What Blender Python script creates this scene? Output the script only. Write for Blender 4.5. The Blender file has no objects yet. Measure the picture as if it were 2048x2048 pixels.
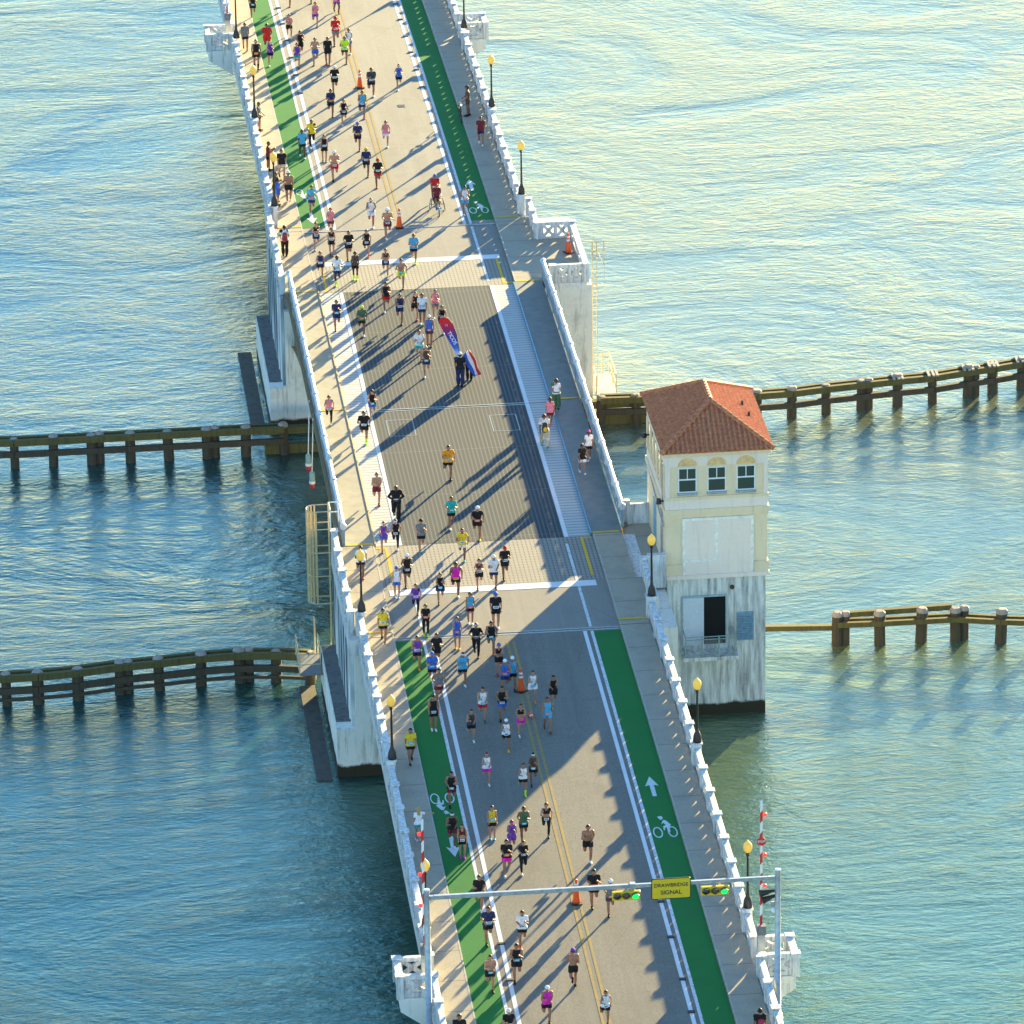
import bpy, bmesh, math, random
import numpy as np
from mathutils import Vector, Matrix
R = math.radians
rnd = random.Random(7)
SC = bpy.context.scene
COL = SC.collection
# ------------------------------------------------------------------ camera
F_PX, CAMP, YAW, PITCH, ROLL = 12760.0, (-26.5656, -266.7227, 116.174), 0.100378, 0.390542, -0.013891
def cam_axes():
    cy, sy, cp, sp = math.cos(YAW), math.sin(YAW), math.cos(PITCH), math.sin(PITCH)
    f = Vector((sy*cp, cy*cp, -sp)); r = Vector((cy, -sy, 0)); u = r.cross(f)
    c, s = math.cos(ROLL), math.sin(ROLL)
    return c*r + s*u, -s*r + c*u, f
_r, _u, _f = cam_axes()
cd = bpy.data.cameras.new('camera'); cam = bpy.data.objects.new('camera', cd); COL.objects.link(cam)
cd.sensor_width = 36; cd.sensor_height = 36; cd.lens = 36*F_PX/2048; cd.clip_start = 1; cd.clip_end = 9000
M = Matrix(((_r.x, _u.x, -_f.x), (_r.y, _u.y, -_f.y), (_r.z, _u.z, -_f.z))).to_4x4()
M.translation = Vector(CAMP); cam.matrix_world = M; SC.camera = cam
# ------------------------------------------------------------------ world and sun
SUN_EL, SUN_AZ = R(8.5), R(31)
w = bpy.data.worlds.new('World'); SC.world = w; w.use_nodes = True
nt = w.node_tree; bg = nt.nodes['Background']
sky = nt.nodes.new('ShaderNodeTexSky'); sky.sky_type = 'NISHITA'; sky.sun_disc = False
sky.sun_elevation = SUN_EL; sky.sun_rotation = SUN_AZ; sky.air_density = 1.1; sky.dust_density = 0.05; sky.ozone_density = 3.4
nt.links.new(sky.outputs[0], bg.inputs[0]); bg.inputs[1].default_value = 0.092
S = Vector((math.sin(SUN_AZ)*math.cos(SUN_EL), math.cos(SUN_AZ)*math.cos(SUN_EL), math.sin(SUN_EL)))
ld = bpy.data.lights.new('sun', 'SUN'); ld.energy = 5.0; ld.angle = R(0.5); ld.color = (1.0, 0.79, 0.37)
sun = bpy.data.objects.new('sun', ld); COL.objects.link(sun); sun.rotation_euler = S.to_track_quat('Z', 'Y').to_euler()
SC.view_settings.view_transform = 'Standard'; SC.view_settings.look = 'None'; SC.view_settings.gamma = 1
SC.view_settings.exposure = 2.6
SC.render.engine = 'CYCLES'
# ------------------------------------------------------------------ helpers
WZ = -7.4                                   # water level
def zc(y): return -0.4181*((y-25)/40)**2    # the deck's camber
def tag(o, label=None, cat=None, group=None, kind=None):
    if label: o['label'] = label
    if cat: o['category'] = cat
    if group: o['group'] = group
    if kind: o['kind'] = kind
    return o
def link(name, me, parent=None, loc=None):
    o = bpy.data.objects.new(name, me); COL.objects.link(o)
    if parent: o.parent = parent
    if loc is not None: o.location = loc
    return o
def empty(name, loc, label=None, cat=None, group=None, rz=0):
    o = bpy.data.objects.new(name, None); COL.objects.link(o); o.location = loc; o.rotation_euler = (0, 0, rz)
    o.empty_display_size = .2
    return tag(o, label, cat, group)
class MB:
    def __init__(s): s.v = []; s.f = []; s.m = []
    def add(s, vs, fs, mi=0):
        n = len(s.v); s.v += [tuple(v) for v in vs]; s.f += [tuple(i+n for i in f) for f in fs]; s.m += [mi]*len(fs); return s
    def box(s, x0, x1, y0, y1, z0, z1, mi=0):
        v = [(x0,y0,z0),(x1,y0,z0),(x1,y1,z0),(x0,y1,z0),(x0,y0,z1),(x1,y0,z1),(x1,y1,z1),(x0,y1,z1)]
        return s.add(v, [(0,3,2,1),(4,5,6,7),(0,1,5,4),(1,2,6,5),(2,3,7,6),(3,0,4,7)], mi)
    def prism(s, pts, a, b, axis='z', mi=0):
        n = len(pts)
        def P(p, t): return (p[0], p[1], t) if axis == 'z' else ((p[0], t, p[1]) if axis == 'y' else (t, p[0], p[1]))
        v = [P(p, a) for p in pts] + [P(p, b) for p in pts]
        f = [tuple(range(n))[::-1], tuple(range(n, 2*n))] + [(i, (i+1) % n, n+(i+1) % n, n+i) for i in range(n)]
        return s.add(v, f, mi)
    def tube(s, p0, p1, r0, r1=None, n=8, mi=0, caps=True):
        r1 = r0 if r1 is None else r1
        p0 = Vector(p0); p1 = Vector(p1); d = (p1-p0)
        if d.length < 1e-6: return s
        q = d.to_track_quat('Z', 'Y'); v = []
        for p, r in ((p0, r0), (p1, r1)):
            for i in range(n):
                a = 2*math.pi*i/n; v.append(p + q @ Vector((r*math.cos(a), r*math.sin(a), 0)))
        f = [(i, (i+1) % n, n+(i+1) % n, n+i) for i in range(n)]
        if caps: f += [tuple(range(n))[::-1], tuple(range(n, 2*n))]
        return s.add(v, f, mi)
    def path(s, pts, r, n=8, mi=0):
        for a, b in zip(pts, pts[1:]): s.tube(a, b, r, r, n, mi)
        return s
    def lathe(s, prof, n=16, c=(0, 0, 0), mi=0):
        v = []; f = []
        for r, z in prof:
            for i in range(n):
                a = 2*math.pi*i/n; v.append((c[0]+r*math.cos(a), c[1]+r*math.sin(a), c[2]+z))
        for k in range(len(prof)-1):
            for i in range(n): f.append((k*n+i, k*n+(i+1) % n, (k+1)*n+(i+1) % n, (k+1)*n+i))
        f += [tuple(range(n))[::-1], tuple(range((len(prof)-1)*n, len(prof)*n))]
        return s.add(v, f, mi)
    def ribbon(s, x0, x1, y0, y1, z0, z1, step=2.0, mi=0):      # a bar along the bridge, following its camber
        k = max(1, int(math.ceil((y1-y0)/step))); v = []; f = []
        for i in range(k+1):
            y = y0+(y1-y0)*i/k; z = zc(y); v += [(x0,y,z0+z),(x1,y,z0+z),(x1,y,z1+z),(x0,y,z1+z)]
        for i in range(k):
            a = 4*i; b = a+4
            f += [(a,a+1,b+1,b),(a+1,a+2,b+2,b+1),(a+2,a+3,b+3,b+2),(a+3,a,b,b+3)]
        f += [(0,3,2,1), (4*k,4*k+1,4*k+2,4*k+3)]
        return s.add(v, f, mi)
    def sheet(s, x0, x1, y0, y1, z, step=2.0, mi=0):             # a painted sheet lying on the deck
        k = max(1, int(math.ceil((y1-y0)/step))); v = []; f = []
        for i in range(k+1):
            y = y0+(y1-y0)*i/k; v += [(x0,y,z+zc(y)),(x1,y,z+zc(y))]
        for i in range(k): f.append((2*i,2*i+1,2*i+3,2*i+2))
        return s.add(v, f, mi)
    def mesh(s, name, mats=(), smooth=False):
        me = bpy.data.meshes.new(name); me.from_pydata(s.v, [], s.f)
        for m in (mats if isinstance(mats, (list, tuple)) else [mats]): me.materials.append(m)
        me.polygons.foreach_set('material_index', s.m)
        if smooth: me.polygons.foreach_set('use_smooth', [True]*len(s.f))
        me.update(); return me
    def obj(s, name, mats, parent=None, loc=None, smooth=False): return link(name, s.mesh(name, mats, smooth), parent, loc)
def bevel(o, w=.015, seg=1):
    b = o.modifiers.new('bevel', 'BEVEL'); b.width = w; b.segments = seg; b.limit_method = 'ANGLE'; return o
def copy_tree(o, parent=None):
    c = o.copy(); COL.objects.link(c); c.parent = parent
    for ch in list(o.children): copy_tree(ch, c)
    return c
# ------------------------------------------------------------------ materials
class NT:
    def __init__(s, name):
        s.mat = bpy.data.materials.new(name); s.mat.use_nodes = True; s.t = s.mat.node_tree; s.n = s.t.nodes
        s.b = s.n['Principled BSDF']; s.tc = s.n.new('ShaderNodeTexCoord')
    def co(s, scale=(1, 1, 1), rot=(0, 0, 0), kind='Object'):
        m = s.n.new('ShaderNodeMapping'); m.inputs['Scale'].default_value = scale; m.inputs['Rotation'].default_value = rot
        s.t.links.new(s.tc.outputs[kind], m.inputs[0]); return m.outputs[0]
    def geo(s, scale=(1, 1, 1), rot=(0, 0, 0)):
        g = s.n.new('ShaderNodeNewGeometry'); m = s.n.new('ShaderNodeMapping'); m.inputs['Scale'].default_value = scale; m.inputs['Rotation'].default_value = rot
        s.t.links.new(g.outputs['Position'], m.inputs[0]); return m.outputs[0]
    def noise(s, vec, scale, detail=4, rough=.55, dist=0):
        x = s.n.new('ShaderNodeTexNoise'); x.inputs['Scale'].default_value = scale; x.inputs['Detail'].default_value = detail
        x.inputs['Roughness'].default_value = rough; x.inputs['Distortion'].default_value = dist; s.t.links.new(vec, x.inputs['Vector']); return x.outputs['Fac']
    def ramp(s, fac, stops):
        x = s.n.new('ShaderNodeValToRGB'); e = x.color_ramp.elements
        while len(e) < len(stops): e.new(.5)
        for i, (p, c) in enumerate(stops): e[i].position = p; e[i].color = (*c, 1) if len(c) == 3 else c
        s.t.links.new(fac, x.inputs[0]); return x.outputs[0]
    def step(s, fac, a, b): return s.ramp(fac, [(a, (0, 0, 0)), (b, (1, 1, 1))])
    def mix(s, fac, a, b, mode='MIX'):
        x = s.n.new('ShaderNodeMix'); x.data_type = 'RGBA'; x.blend_type = mode
        for i, q in ((0, fac), (6, a), (7, b)):
            if hasattr(q, 'links'): s.t.links.new(q, x.inputs[i])
            else: x.inputs[i].default_value = q if i == 0 else (*q, 1)
        return x.outputs[2]
    def math(s, op, a, b=0.0):
        x = s.n.new('ShaderNodeMath'); x.operation = op
        for i, q in ((0, a), (1, b)):
            if hasattr(q, 'links'): s.t.links.new(q, x.inputs[i])
            else: x.inputs[i].default_value = q
        return x.outputs[0]
    def xyz(s, vec):
        x = s.n.new('ShaderNodeSeparateXYZ'); s.t.links.new(vec, x.inputs[0]); return x.outputs
    def bump(s, h, strength=.3, dist=.02):
        x = s.n.new('ShaderNodeBump'); x.inputs['Strength'].default_value = strength; x.inputs['Distance'].default_value = dist
        s.t.links.new(h, x.inputs['Height']); s.t.links.new(x.outputs[0], s.b.inputs['Normal']); return x
    def out(s, col, rough=.8, metal=0, spec=None):
        if hasattr(col, 'links'): s.t.links.new(col, s.b.inputs['Base Color'])
        else: s.b.inputs['Base Color'].default_value = (*col, 1)
        s.b.inputs['Roughness'].default_value = rough; s.b.inputs['Metallic'].default_value = metal
        if spec is not None: s.b.inputs['Specular IOR Level'].default_value = spec
        return s.mat
def plain(name, c, rough=.7, metal=0, var=.18, scale=6, spec=None):
    n = NT(name); f = n.noise(n.co(), scale, 3)
    lo = tuple(x*(1-var) for x in c); hi = tuple(min(1, x*(1+var)) for x in c)
    return n.out(n.ramp(f, [(.3, lo), (.7, hi)]), rough, metal, spec)
def weathered(name, base, dirt, streak=.5, tide=True, rough=.85, sc=1.0, tidez=-6.75):
    n = NT(name); g = n.geo()
    a = n.noise(n.geo((1.6*sc, 1.6*sc, .16*sc)), 2.2, 5, .65)
    b = n.noise(g, 1.1*sc, 6, .7)
    c = n.noise(g, 9, 3)
    col = n.mix(n.step(a, .62-.22*streak, .80-.1*streak), base, dirt)
    col = n.mix(n.step(b, .52, .78), col, tuple(.55*x+.45*y for x, y in zip(base, dirt)))
    col = n.mix(n.math('MULTIPLY', n.step(c, .35, .7), .22), col, tuple(x*.8 for x in base))
    if tide:
        z = n.xyz(g)[2]; h = n.math('ADD', z, n.math('MULTIPLY', n.noise(g, 1.8, 4), 0.5))
        f = n.ramp(n.math('SUBTRACT', n.math('MULTIPLY', h, -1), -(tidez+.25)-.5), [(.47, (0, 0, 0)), (.60, (1, 1, 1))])
        col = n.mix(f, col, (.035, .026, .012))
    n.bump(n.noise(g, 14, 4), .25, .02)
    return n.out(col, rough)
def asphalt(name, base, var=.12, wear=.0):
    n = NT(name); g = n.geo()
    a = n.noise(n.geo((1, .55, 1)), 13, 3, .8); b = n.noise(n.geo((1, .25, 1)), .55, 4); c = n.noise(n.geo((3.5, .12, 1)), .6, 3)
    col = n.ramp(a, [(.25, tuple(x*(1-var) for x in base)), (.75, tuple(x*(1+var) for x in base))])
    d = n.noise(g, .35, 6, .75, .4); e = n.noise(n.geo((1, .6, 1)), 3.0, 6, .8)
    col = n.mix(n.math('MULTIPLY', n.step(b, .45, .7), .45), col, tuple(x*.72 for x in base))
    col = n.mix(n.math('MULTIPLY', n.step(c, .5, .66), .35), col, tuple(x*1.2 for x in base))
    col = n.mix(n.math('MULTIPLY', n.step(d, .52, .60), .28), col, tuple(x*.70 for x in base))
    col = n.mix(n.math('MULTIPLY', n.step(e, .66, .70), .55), col, tuple(x*.55 for x in base))
    vo = n.n.new('ShaderNodeTexVoronoi'); vo.feature = 'DISTANCE_TO_EDGE'; vo.inputs['Scale'].default_value = .22; n.t.links.new(n.geo((1, .55, 1)), vo.inputs['Vector'])
    col = n.mix(n.math('MULTIPLY', n.ramp(n.math('ADD', vo.outputs['Distance'], n.math('MULTIPLY', n.math('SUBTRACT', a, .5), .01)), [(.0, (1, 1, 1)), (.007, (0, 0, 0))]), .22), col, tuple(x*.45 for x in base))
    n.bump(a, .4, .01); return n.out(col, .9, 0, .25)
PAL = dict(k=(.012,.012,.014), w=(.72,.72,.74), r=(.55,.02,.02), b=(.04,.13,.5), n=(.02,.03,.10), g=(.17,.18,.19), y=(.72,.50,.03), o=(.75,.30,.02),
           p=(.75,.22,.28), m=(.74,.02,.40), u=(.16,.05,.36), c=(.07,.36,.58), t=(.02,.38,.36), l=(.55,.80,.03), a=(.16,.02,.03), e=(.06,.14,.07),
           s=(.52,.44,.32), h=(.10,.055,.04), d=(.05,.05,.06))
SKIN = dict(L=(.44,.22,.135), T=(.33,.155,.088), M=(.21,.10,.055), D=(.085,.042,.025))
HAIR = dict(k=(.012,.010,.009), h=(.07,.035,.018), L=(.42,.27,.12), g=(.4,.4,.4))
_mc = {}
def cloth(c, kind='cloth'):
    k = kind+c
    if k not in _mc: _mc[k] = plain('fabric_'+c, PAL[c], .75, 0, .12, 9, .25)
    return _mc[k]
def skinm(c):
    k = 'skin'+c
    if k not in _mc:
        m = plain('skin_tone', SKIN[c], .5, 0, .08, 8, .4); _mc[k] = m
    return _mc[k]
def hairm(c):
    k = 'hair'+c
    if k not in _mc: _mc[k] = plain('hair_colour', HAIR[c], .6, 0, .3, 30, .3)
    return _mc[k]
M_white = weathered('painted_concrete', (.74,.73,.71), (.20,.21,.22), .80, False, .8, 1.9)
M_pier = weathered('pier_concrete', (.84,.82,.76), (.20,.20,.18), .38, True)
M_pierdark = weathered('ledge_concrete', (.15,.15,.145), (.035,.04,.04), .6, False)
M_stripe = NT('streaked_side_wall')
def _stripe():
    n = M_stripe; g = n.geo((.001, 3.0, .05)); a = n.noise(g, 1.6, 4, .6); b = n.noise(n.geo((1, 1, .3)), .8, 4)
    col = n.ramp(a, [(.42, (.10,.15,.20)), (.49, (.36,.42,.46)), (.55, (.74,.75,.74)), (.68, (.86,.85,.80))])
    col = n.mix(n.math('MULTIPLY', n.step(b, .45, .75), .6), col, (.14,.14,.13))
    z = n.xyz(n.geo())[2]; f = n.ramp(n.math('MULTIPLY', n.math('ADD', z, 7.4), 1.0), [(.45, (1, 1, 1)), (.8, (0, 0, 0))])
    n.out(n.mix(f, col, (.035,.028,.014)), .85)
_stripe(); M_stripe = M_stripe.mat
M_asph = asphalt('road_asphalt', (.205,.19,.160), .30)
M_asph2 = asphalt('approach_concrete', (.27,.255,.22), .16)
def sidewalk_mat():
    n = NT('sidewalk_concrete'); g = n.geo(); a = n.noise(n.geo((1, .55, 1)), 14, 3, .8); b = n.noise(g, .9, 5)
    col = n.ramp(a, [(.3, (.37,.315,.235)), (.7, (.44,.385,.30))])
    col = n.mix(n.math('MULTIPLY', n.step(b, .48, .75), .45), col, (.23,.215,.19))
    y = n.math('FRACT', n.math('MULTIPLY', n.xyz(g)[1], 1/2.6)); col = n.mix(n.ramp(y, [(.0, (1, 1, 1)), (.022, (0, 0, 0))]), col, (.09,.085,.08))
    n.bump(a, .2, .01); return n.out(col, .88, 0, .2)
M_walk = sidewalk_mat()
def grating_mat():      # open steel grating: thin bright bar edges over dark cells
    n = NT('steel_grating'); x, y, z = n.xyz(n.geo())
    fx = n.math('FRACT', n.math('MULTIPLY', x, 1/.2)); fy = n.math('FRACT', n.math('MULTIPLY', y, 1/.30))
    bx = n.ramp(fx, [(.0, (1, 1, 1)), (.30, (1, 1, 1)), (.42, (0, 0, 0))]); by = n.ramp(fy, [(.5, (0, 0, 0)), (.62, (.55, .55, .55))])
    f = n.mix(1.0, bx, n.mix(by, (.62,.62,.62), (1,1,1)), 'MULTIPLY'); v = n.noise(n.geo((1, .35, 1)), .45, 4)
    col = n.mix(f, (.060,.068,.073), (.150,.165,.168))
    col = n.mix(n.math('MULTIPLY', n.step(v, .4, .7), .40), col, (.075,.084,.088))
    wy = n.math('FRACT', n.math('MULTIPLY', y, 1/5.6)); col = n.mix(n.ramp(wy, [(0, (.7, .7, .7)), (.012, (0, 0, 0))]), col, (.22,.22,.20))
    return n.out(col, .85, 0, .15)
M_grate = grating_mat()
def strip_mat():
    n = NT('filled_deck_strip'); g = n.geo(); y = n.xyz(g)[1]; f = n.math('FRACT', n.math('MULTIPLY', y, 1/.34)); a = n.noise(g, 25, 3); b = n.noise(g, .8, 4)
    col = n.mix(n.ramp(f, [(.6, (0, 0, 0)), (.78, (1, 1, 1))]), (.50,.49,.46), (.26,.255,.25))
    col = n.mix(n.math('MULTIPLY', n.step(a, .4, .7), .25), col, (.36,.35,.33)); col = n.mix(n.math('MULTIPLY', n.step(b, .45, .7), .35), col, (.33,.32,.31))
    return n.out(col, .7)
M_strip = strip_mat()
def groove_mat():
    n = NT('grooved_slab'); g = n.geo(); x, y, z = n.xyz(g); a = n.noise(g, 30, 3); b = n.noise(g, .8, 4)
    f = n.mix(1.0, n.ramp(n.math('FRACT', n.math('MULTIPLY', x, 1/.2)), [(.62, (0, 0, 0)), (.72, (1, 1, 1))]), n.ramp(n.math('FRACT', n.math('MULTIPLY', y, 1/.3)), [(.25, (0, 0, 0)), (.35, (1, 1, 1))]), 'MULTIPLY')
    col = n.mix(f, (.30,.275,.235), (.14,.125,.105)); col = n.mix(n.math('MULTIPLY', n.step(b, .42, .72), .4), col, (.19,.175,.15))
    return n.out(col, .85)
M_groove = groove_mat()
def paint_mat(name, c, worn=.3, road=(.2,.185,.165), sc=7):
    n = NT(name); g = n.geo(); a = n.noise(g, sc, 6, .75); b = n.noise(g, .7, 3)
    col = n.mix(n.step(a, .62-worn*.25, .70-worn*.1), c, tuple(.35*x+.65*y for x, y in zip(c, road)))
    col = n.mix(n.math('MULTIPLY', n.step(b, .45, .7), .3), col, tuple(x*.75 for x in c))
    return n.out(col, .8, 0, .1)
M_line = paint_mat('white_road_paint', (.74,.74,.74), .1)
M_lineworn = paint_mat('worn_white_paint', (.70,.71,.72), .55)
M_yel = paint_mat('yellow_road_paint', (.42,.29,.07), 1.0)
M_yel2 = paint_mat('yellow_edge_paint', (.75,.46,.05), .05)
M_green = paint_mat('green_lane_paint', (.026,.190,.045), .50, (.05,.14,.055), 2.2)
M_black = plain('black_rubber', (.02,.02,.022), .6)
M_iron = plain('dark_bronze_metal', (.035,.03,.03), .45, .3)
M_steel = plain('galvanised_steel', (.42,.45,.48), .45, .55)
M_railm = weathered('painted_steel_rail', (.60,.62,.64), (.22,.22,.22), .3, False, .45, 2)
M_lattice = weathered('rail_lattice', (.28,.36,.42), (.10,.12,.14), .4, False, .55, 2)
M_girder = weathered('rusty_girder', (.30,.20,.09), (.10,.07,.04), .5, False, .7, 2)
M_cream = weathered('cream_stucco', (.88,.68,.44), (.68,.50,.32), .35, False, .85)
M_offw = weathered('offwhite_stucco', (.93,.75,.62), (.74,.60,.50), .35, False, .85)
M_twr = weathered('stained_tower_base', (.80,.78,.72), (.10,.10,.10), .95, True, .85, 1.2)
M_beige = plain('beige_railing_paint', (.62,.48,.26), .55, .1)
M_wood = weathered('wet_timber', (.075,.055,.032), (.025,.02,.014), .5, False, .8, 2)
M_moss = weathered('mossy_timber', (.125,.10,.028), (.045,.042,.02), .6, False, .85, 2)
M_cap = plain('weathered_pile_cap', (.34,.29,.25), .8)
M_orange = plain('orange_cone_plastic', (.85,.10,.015), .45, 0, .05)
M_wht = plain('white_plastic', (.8,.8,.8), .4, 0, .05)
M_red = plain('red_enamel', (.55,.015,.02), .35, 0, .06)
M_yelp = plain('yellow_enamel', (.78,.52,.02), .4, 0, .06)
M_glass = NT('dark_window_glass').out((.02,.035,.03), .06, 0, .9)
def emis(name, c, e, base=None):
    n = NT(name); n.out(base or c, .35); n.b.inputs['Emission Color'].default_value = (*c, 1); n.b.inputs['Emission Strength'].default_value = e; return n.mat
M_globe = emis('amber_lamp_globe', (1, .58, .06), .07, (.66,.44,.09))
M_glit = emis('green_signal_light', (.0, .8, .12), .28, (.01,.3,.08))
M_rlit = emis('red_warning_light', (1, .03, .02), .35, (.7,.03,.02))
def bump_cloth(): pass
# ------------------------------------------------------------------ water
def water():
    n = NT('bay_water'); t = n.t; P = n.geo()
    x, y, z = n.xyz(P)
    # wave fields, crests roughly across the view
    w1 = n.noise(n.geo((.62, 1.3, 1), (0, 0, R(-7))), .95, 6, .66, .8)
    w2 = n.noise(n.geo((1.1, 2.4, 1), (0, 0, R(12))), 2.0, 4, .6, .5)
    w3 = n.noise(n.geo((.16, .30, 1), (0, 0, R(16))), .5, 4, .6, 1.4)
    # calm and choppy patches; the channel between the left-hand fences runs rough
    patch = n.ramp(n.noise(n.geo((1, 1.5, 1), (0, 0, R(20))), .045, 5, .6, 1.6), [(.36, (.58, .58, .58)), (.62, (1.25, 1.25, 1.25))])
    ch = n.math('MULTIPLY', n.ramp(n.math('MULTIPLY', n.math('ADD', y, 60), .01), [(.70, (0, 0, 0)), (.80, (1, 1, 1)), (.97, (1, 1, 1)), (1.0, (0, 0, 0))]), n.ramp(n.math('ADD', n.math('MULTIPLY', x, .02), .5), [(.30, (1, 1, 1)), (.42, (0, 0, 0))]))
    h = n.math('ADD', n.math('ADD', n.math('MULTIPLY', w1, .50), n.math('MULTIPLY', w2, .30)), n.math('MULTIPLY', w3, n.math('ADD', .8, n.math('MULTIPLY', ch, 1.7))))
    bp = n.bump(n.math('MULTIPLY', h, patch), 1.0, WBUMP)
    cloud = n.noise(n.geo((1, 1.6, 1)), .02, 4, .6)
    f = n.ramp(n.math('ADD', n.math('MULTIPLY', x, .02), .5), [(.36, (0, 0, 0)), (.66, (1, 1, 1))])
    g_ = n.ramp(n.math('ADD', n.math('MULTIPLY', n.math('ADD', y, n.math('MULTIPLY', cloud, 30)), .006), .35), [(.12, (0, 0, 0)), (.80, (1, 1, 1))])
    left = n.mix(g_, (.001, .050, .046), (.045, .080, .068)); right = n.mix(g_, (.020, .110, .045), (.16, .16, .10))  # body colour painted paler with distance and to the right, imitating grazing reflection
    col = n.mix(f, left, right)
    t.links.new(col, n.b.inputs['Base Color']); n.b.inputs['Roughness'].default_value = .06; t.links.new(n.math('ADD', n.math('MULTIPLY', g_, .75), n.math('ADD', 1.95, n.math('MULTIPLY', f, .55))), n.b.inputs['IOR']); t.links.new(n.mix(f, n.mix(g_, (.36, 1.0, .78), (.64, .97, .88)), (.84, 1, .80)), n.b.inputs['Specular Tint'])  # IOR and reflection tint also graded by position to imitate grazing-angle brightness
    return n.mat
WBUMP = .16
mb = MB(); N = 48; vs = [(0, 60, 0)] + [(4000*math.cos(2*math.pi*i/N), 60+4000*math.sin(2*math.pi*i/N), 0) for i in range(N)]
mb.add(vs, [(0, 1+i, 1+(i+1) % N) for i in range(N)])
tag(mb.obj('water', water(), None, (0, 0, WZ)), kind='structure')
# ------------------------------------------------------------------ deck, road, sidewalks
Y0, Y1 = -50.0, 114.0
J0, J1 = 0.0, 55.2            # expansion joints; bascule span between 10.75 and 45.45
B0, B1 = 10.75, 45.45
mb = MB(); mb.ribbon(-6.85, 6.9, Y0, J0-.04, -.55, -.006); mb.ribbon(-6.85, 6.9, J1+.04, Y1, -.55, -.006)
mb.ribbon(-7.25, 7.2, J0+.04, B0-.05, -.75, -.006); mb.ribbon(-7.1, 7.2, B1+.05, J1-.04, -.75, -.006)
tag(mb.obj('bridge_deck', M_white), kind='structure')
mb = MB(); mb.sheet(-5.2, 5.2, Y0, J0-.06, 0); tag(mb.obj('road', M_asph), kind='structure')
mb = MB(); mb.sheet(-5.2, 5.2, J1+.06, Y1, 0); tag(mb.obj('upper_road', M_asph2), kind='structure')
mb = MB(); mb.sheet(-5.2, 5.2, J0+.06, 5.6, 0); mb.sheet(-5.2, 5.2, 49.6, J1-.06, 0); tag(mb.obj('approach_slab', asphalt('slab_concrete', (.27,.25,.215))), kind='structure')
mb = MB(); mb.sheet(-5.2, 5.2, 5.6, B0-.03, 0); mb.sheet(-5.2, 5.2, B1+.03, 49.6, 0); tag(mb.obj('grooved_pavement', M_groove), kind='structure')
mb = MB(); mb.ribbon(-5.2, 5.2, J0-.06, J0+.06, -.04, -.012); mb.ribbon(-5.2, 5.2, J1-.06, J1+.06, -.04, -.012); tag(mb.obj('expansion_joint', M_black), kind='structure')
mb = MB(); mb.sheet(-5.2, 5.2, J0+.06, J0+.16, .005); mb.sheet(-5.2, 5.2, J0-.2, J0-.06, .005); mb.sheet(-5.2, 5.2, J1+.06, J1+.2, .005)
tag(mb.obj('joint_steel_edge', plain('joint_plate', (.30,.30,.28), .5, .4)), kind='structure')
# bascule leaves
bt = empty('bascule_span', (0, 28.1, 0), 'steel drawbridge span with dark grating floor between the two concrete piers', 'drawbridge')
def child(mb_, name, mats, par, smooth=False):
    o = mb_.obj(name, mats, par, None, smooth); o.matrix_parent_inverse = Matrix.Translation(-Vector(par.location)); return o
mb = MB(); mb.ribbon(-3.85, 3.85, B0, 28.06, -.14, 0, mi=0); mb.ribbon(-3.85, 3.85, 28.14, B1, -.14, 0); child(mb, 'grating', M_grate, bt)
for sx in (-1, 1):
    mb = MB()
    for a, b in ((B0, 28.06), (28.14, B1)): mb.ribbon(min(sx*4.05, sx*5.16), max(sx*4.05, sx*5.16), a, b, -.14, .002)
    child(mb, 'filled_strip', M_strip, bt)
    mb = MB()
    for a, b in ((B0, 28.06), (28.14, B1)): mb.ribbon(min(sx*3.85, sx*4.05), max(sx*3.85, sx*4.05), a, b, -.14, .012)
    child(mb, 'edge_channel', M_lineworn if sx < 0 else M_line, bt)
    mb = MB()
    for a, b in ((B0, 28.06), (28.14, B1)): mb.ribbon(min(sx*5.16, sx*6.62), max(sx*5.16, sx*6.62), a, b, -.14, .13)
    child(mb, 'footway', plain('footway_plate', (.30,.27,.21) if sx < 0 else (.20,.20,.18), .75, 0, .12, 2), bt)
    mb = MB()
    for a, b in ((B0, 28.06), (28.14, B1)): mb.ribbon(min(sx*5.10, sx*5.16), max(sx*5.10, sx*5.16), a, b, -.02, .16)
    child(mb, 'kerb_angle', plain('kerb_steel', (.62,.42,.16), .5, .2) if sx < 0 else plain('kerb_steel_blue', (.10,.26,.38), .45, .3), bt)
    # curved plate girder, deeper towards its pier
    for a, b in ((B0, 28.06), (28.14, B1)):
        mb = MB(); n_ = 14; pts_t = []; pts_b = []
        for i in range(n_+1):
            y = a+(b-a)*i/n_; t = (y-a)/(b-a) if a < 20 else (b-y)/(b-a); d = .55+2.3*(1-t)**2.2
            pts_t.append((y, zc(y)-.1)); pts_b.append((y, zc(y)-d))
        for i in range(n_):
            v = []
            for xx in (sx*6.40, sx*6.52):
                v += [(xx, *pts_t[i]), (xx, *pts_t[i+1]), (xx, *pts_b[i+1]), (xx, *pts_b[i])]
            mb.add(v, [(0,1,2,3),(7,6,5,4),(0,4,5,1),(1,5,6,2),(2,6,7,3),(3,7,4,0)])
        for i in range(n_): mb.tube((sx*6.60, *pts_b[i]), (sx*6.60, *pts_b[i+1]), .07, n=6)
        for i in range(0, n_+1, 2): mb.box(min(sx*6.52, sx*6.60), max(sx*6.52, sx*6.60), pts_t[i][0]-.04, pts_t[i][0]+.04, pts_b[i][1], pts_t[i][1])
        child(mb, 'girder', M_girder, bt)
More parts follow.
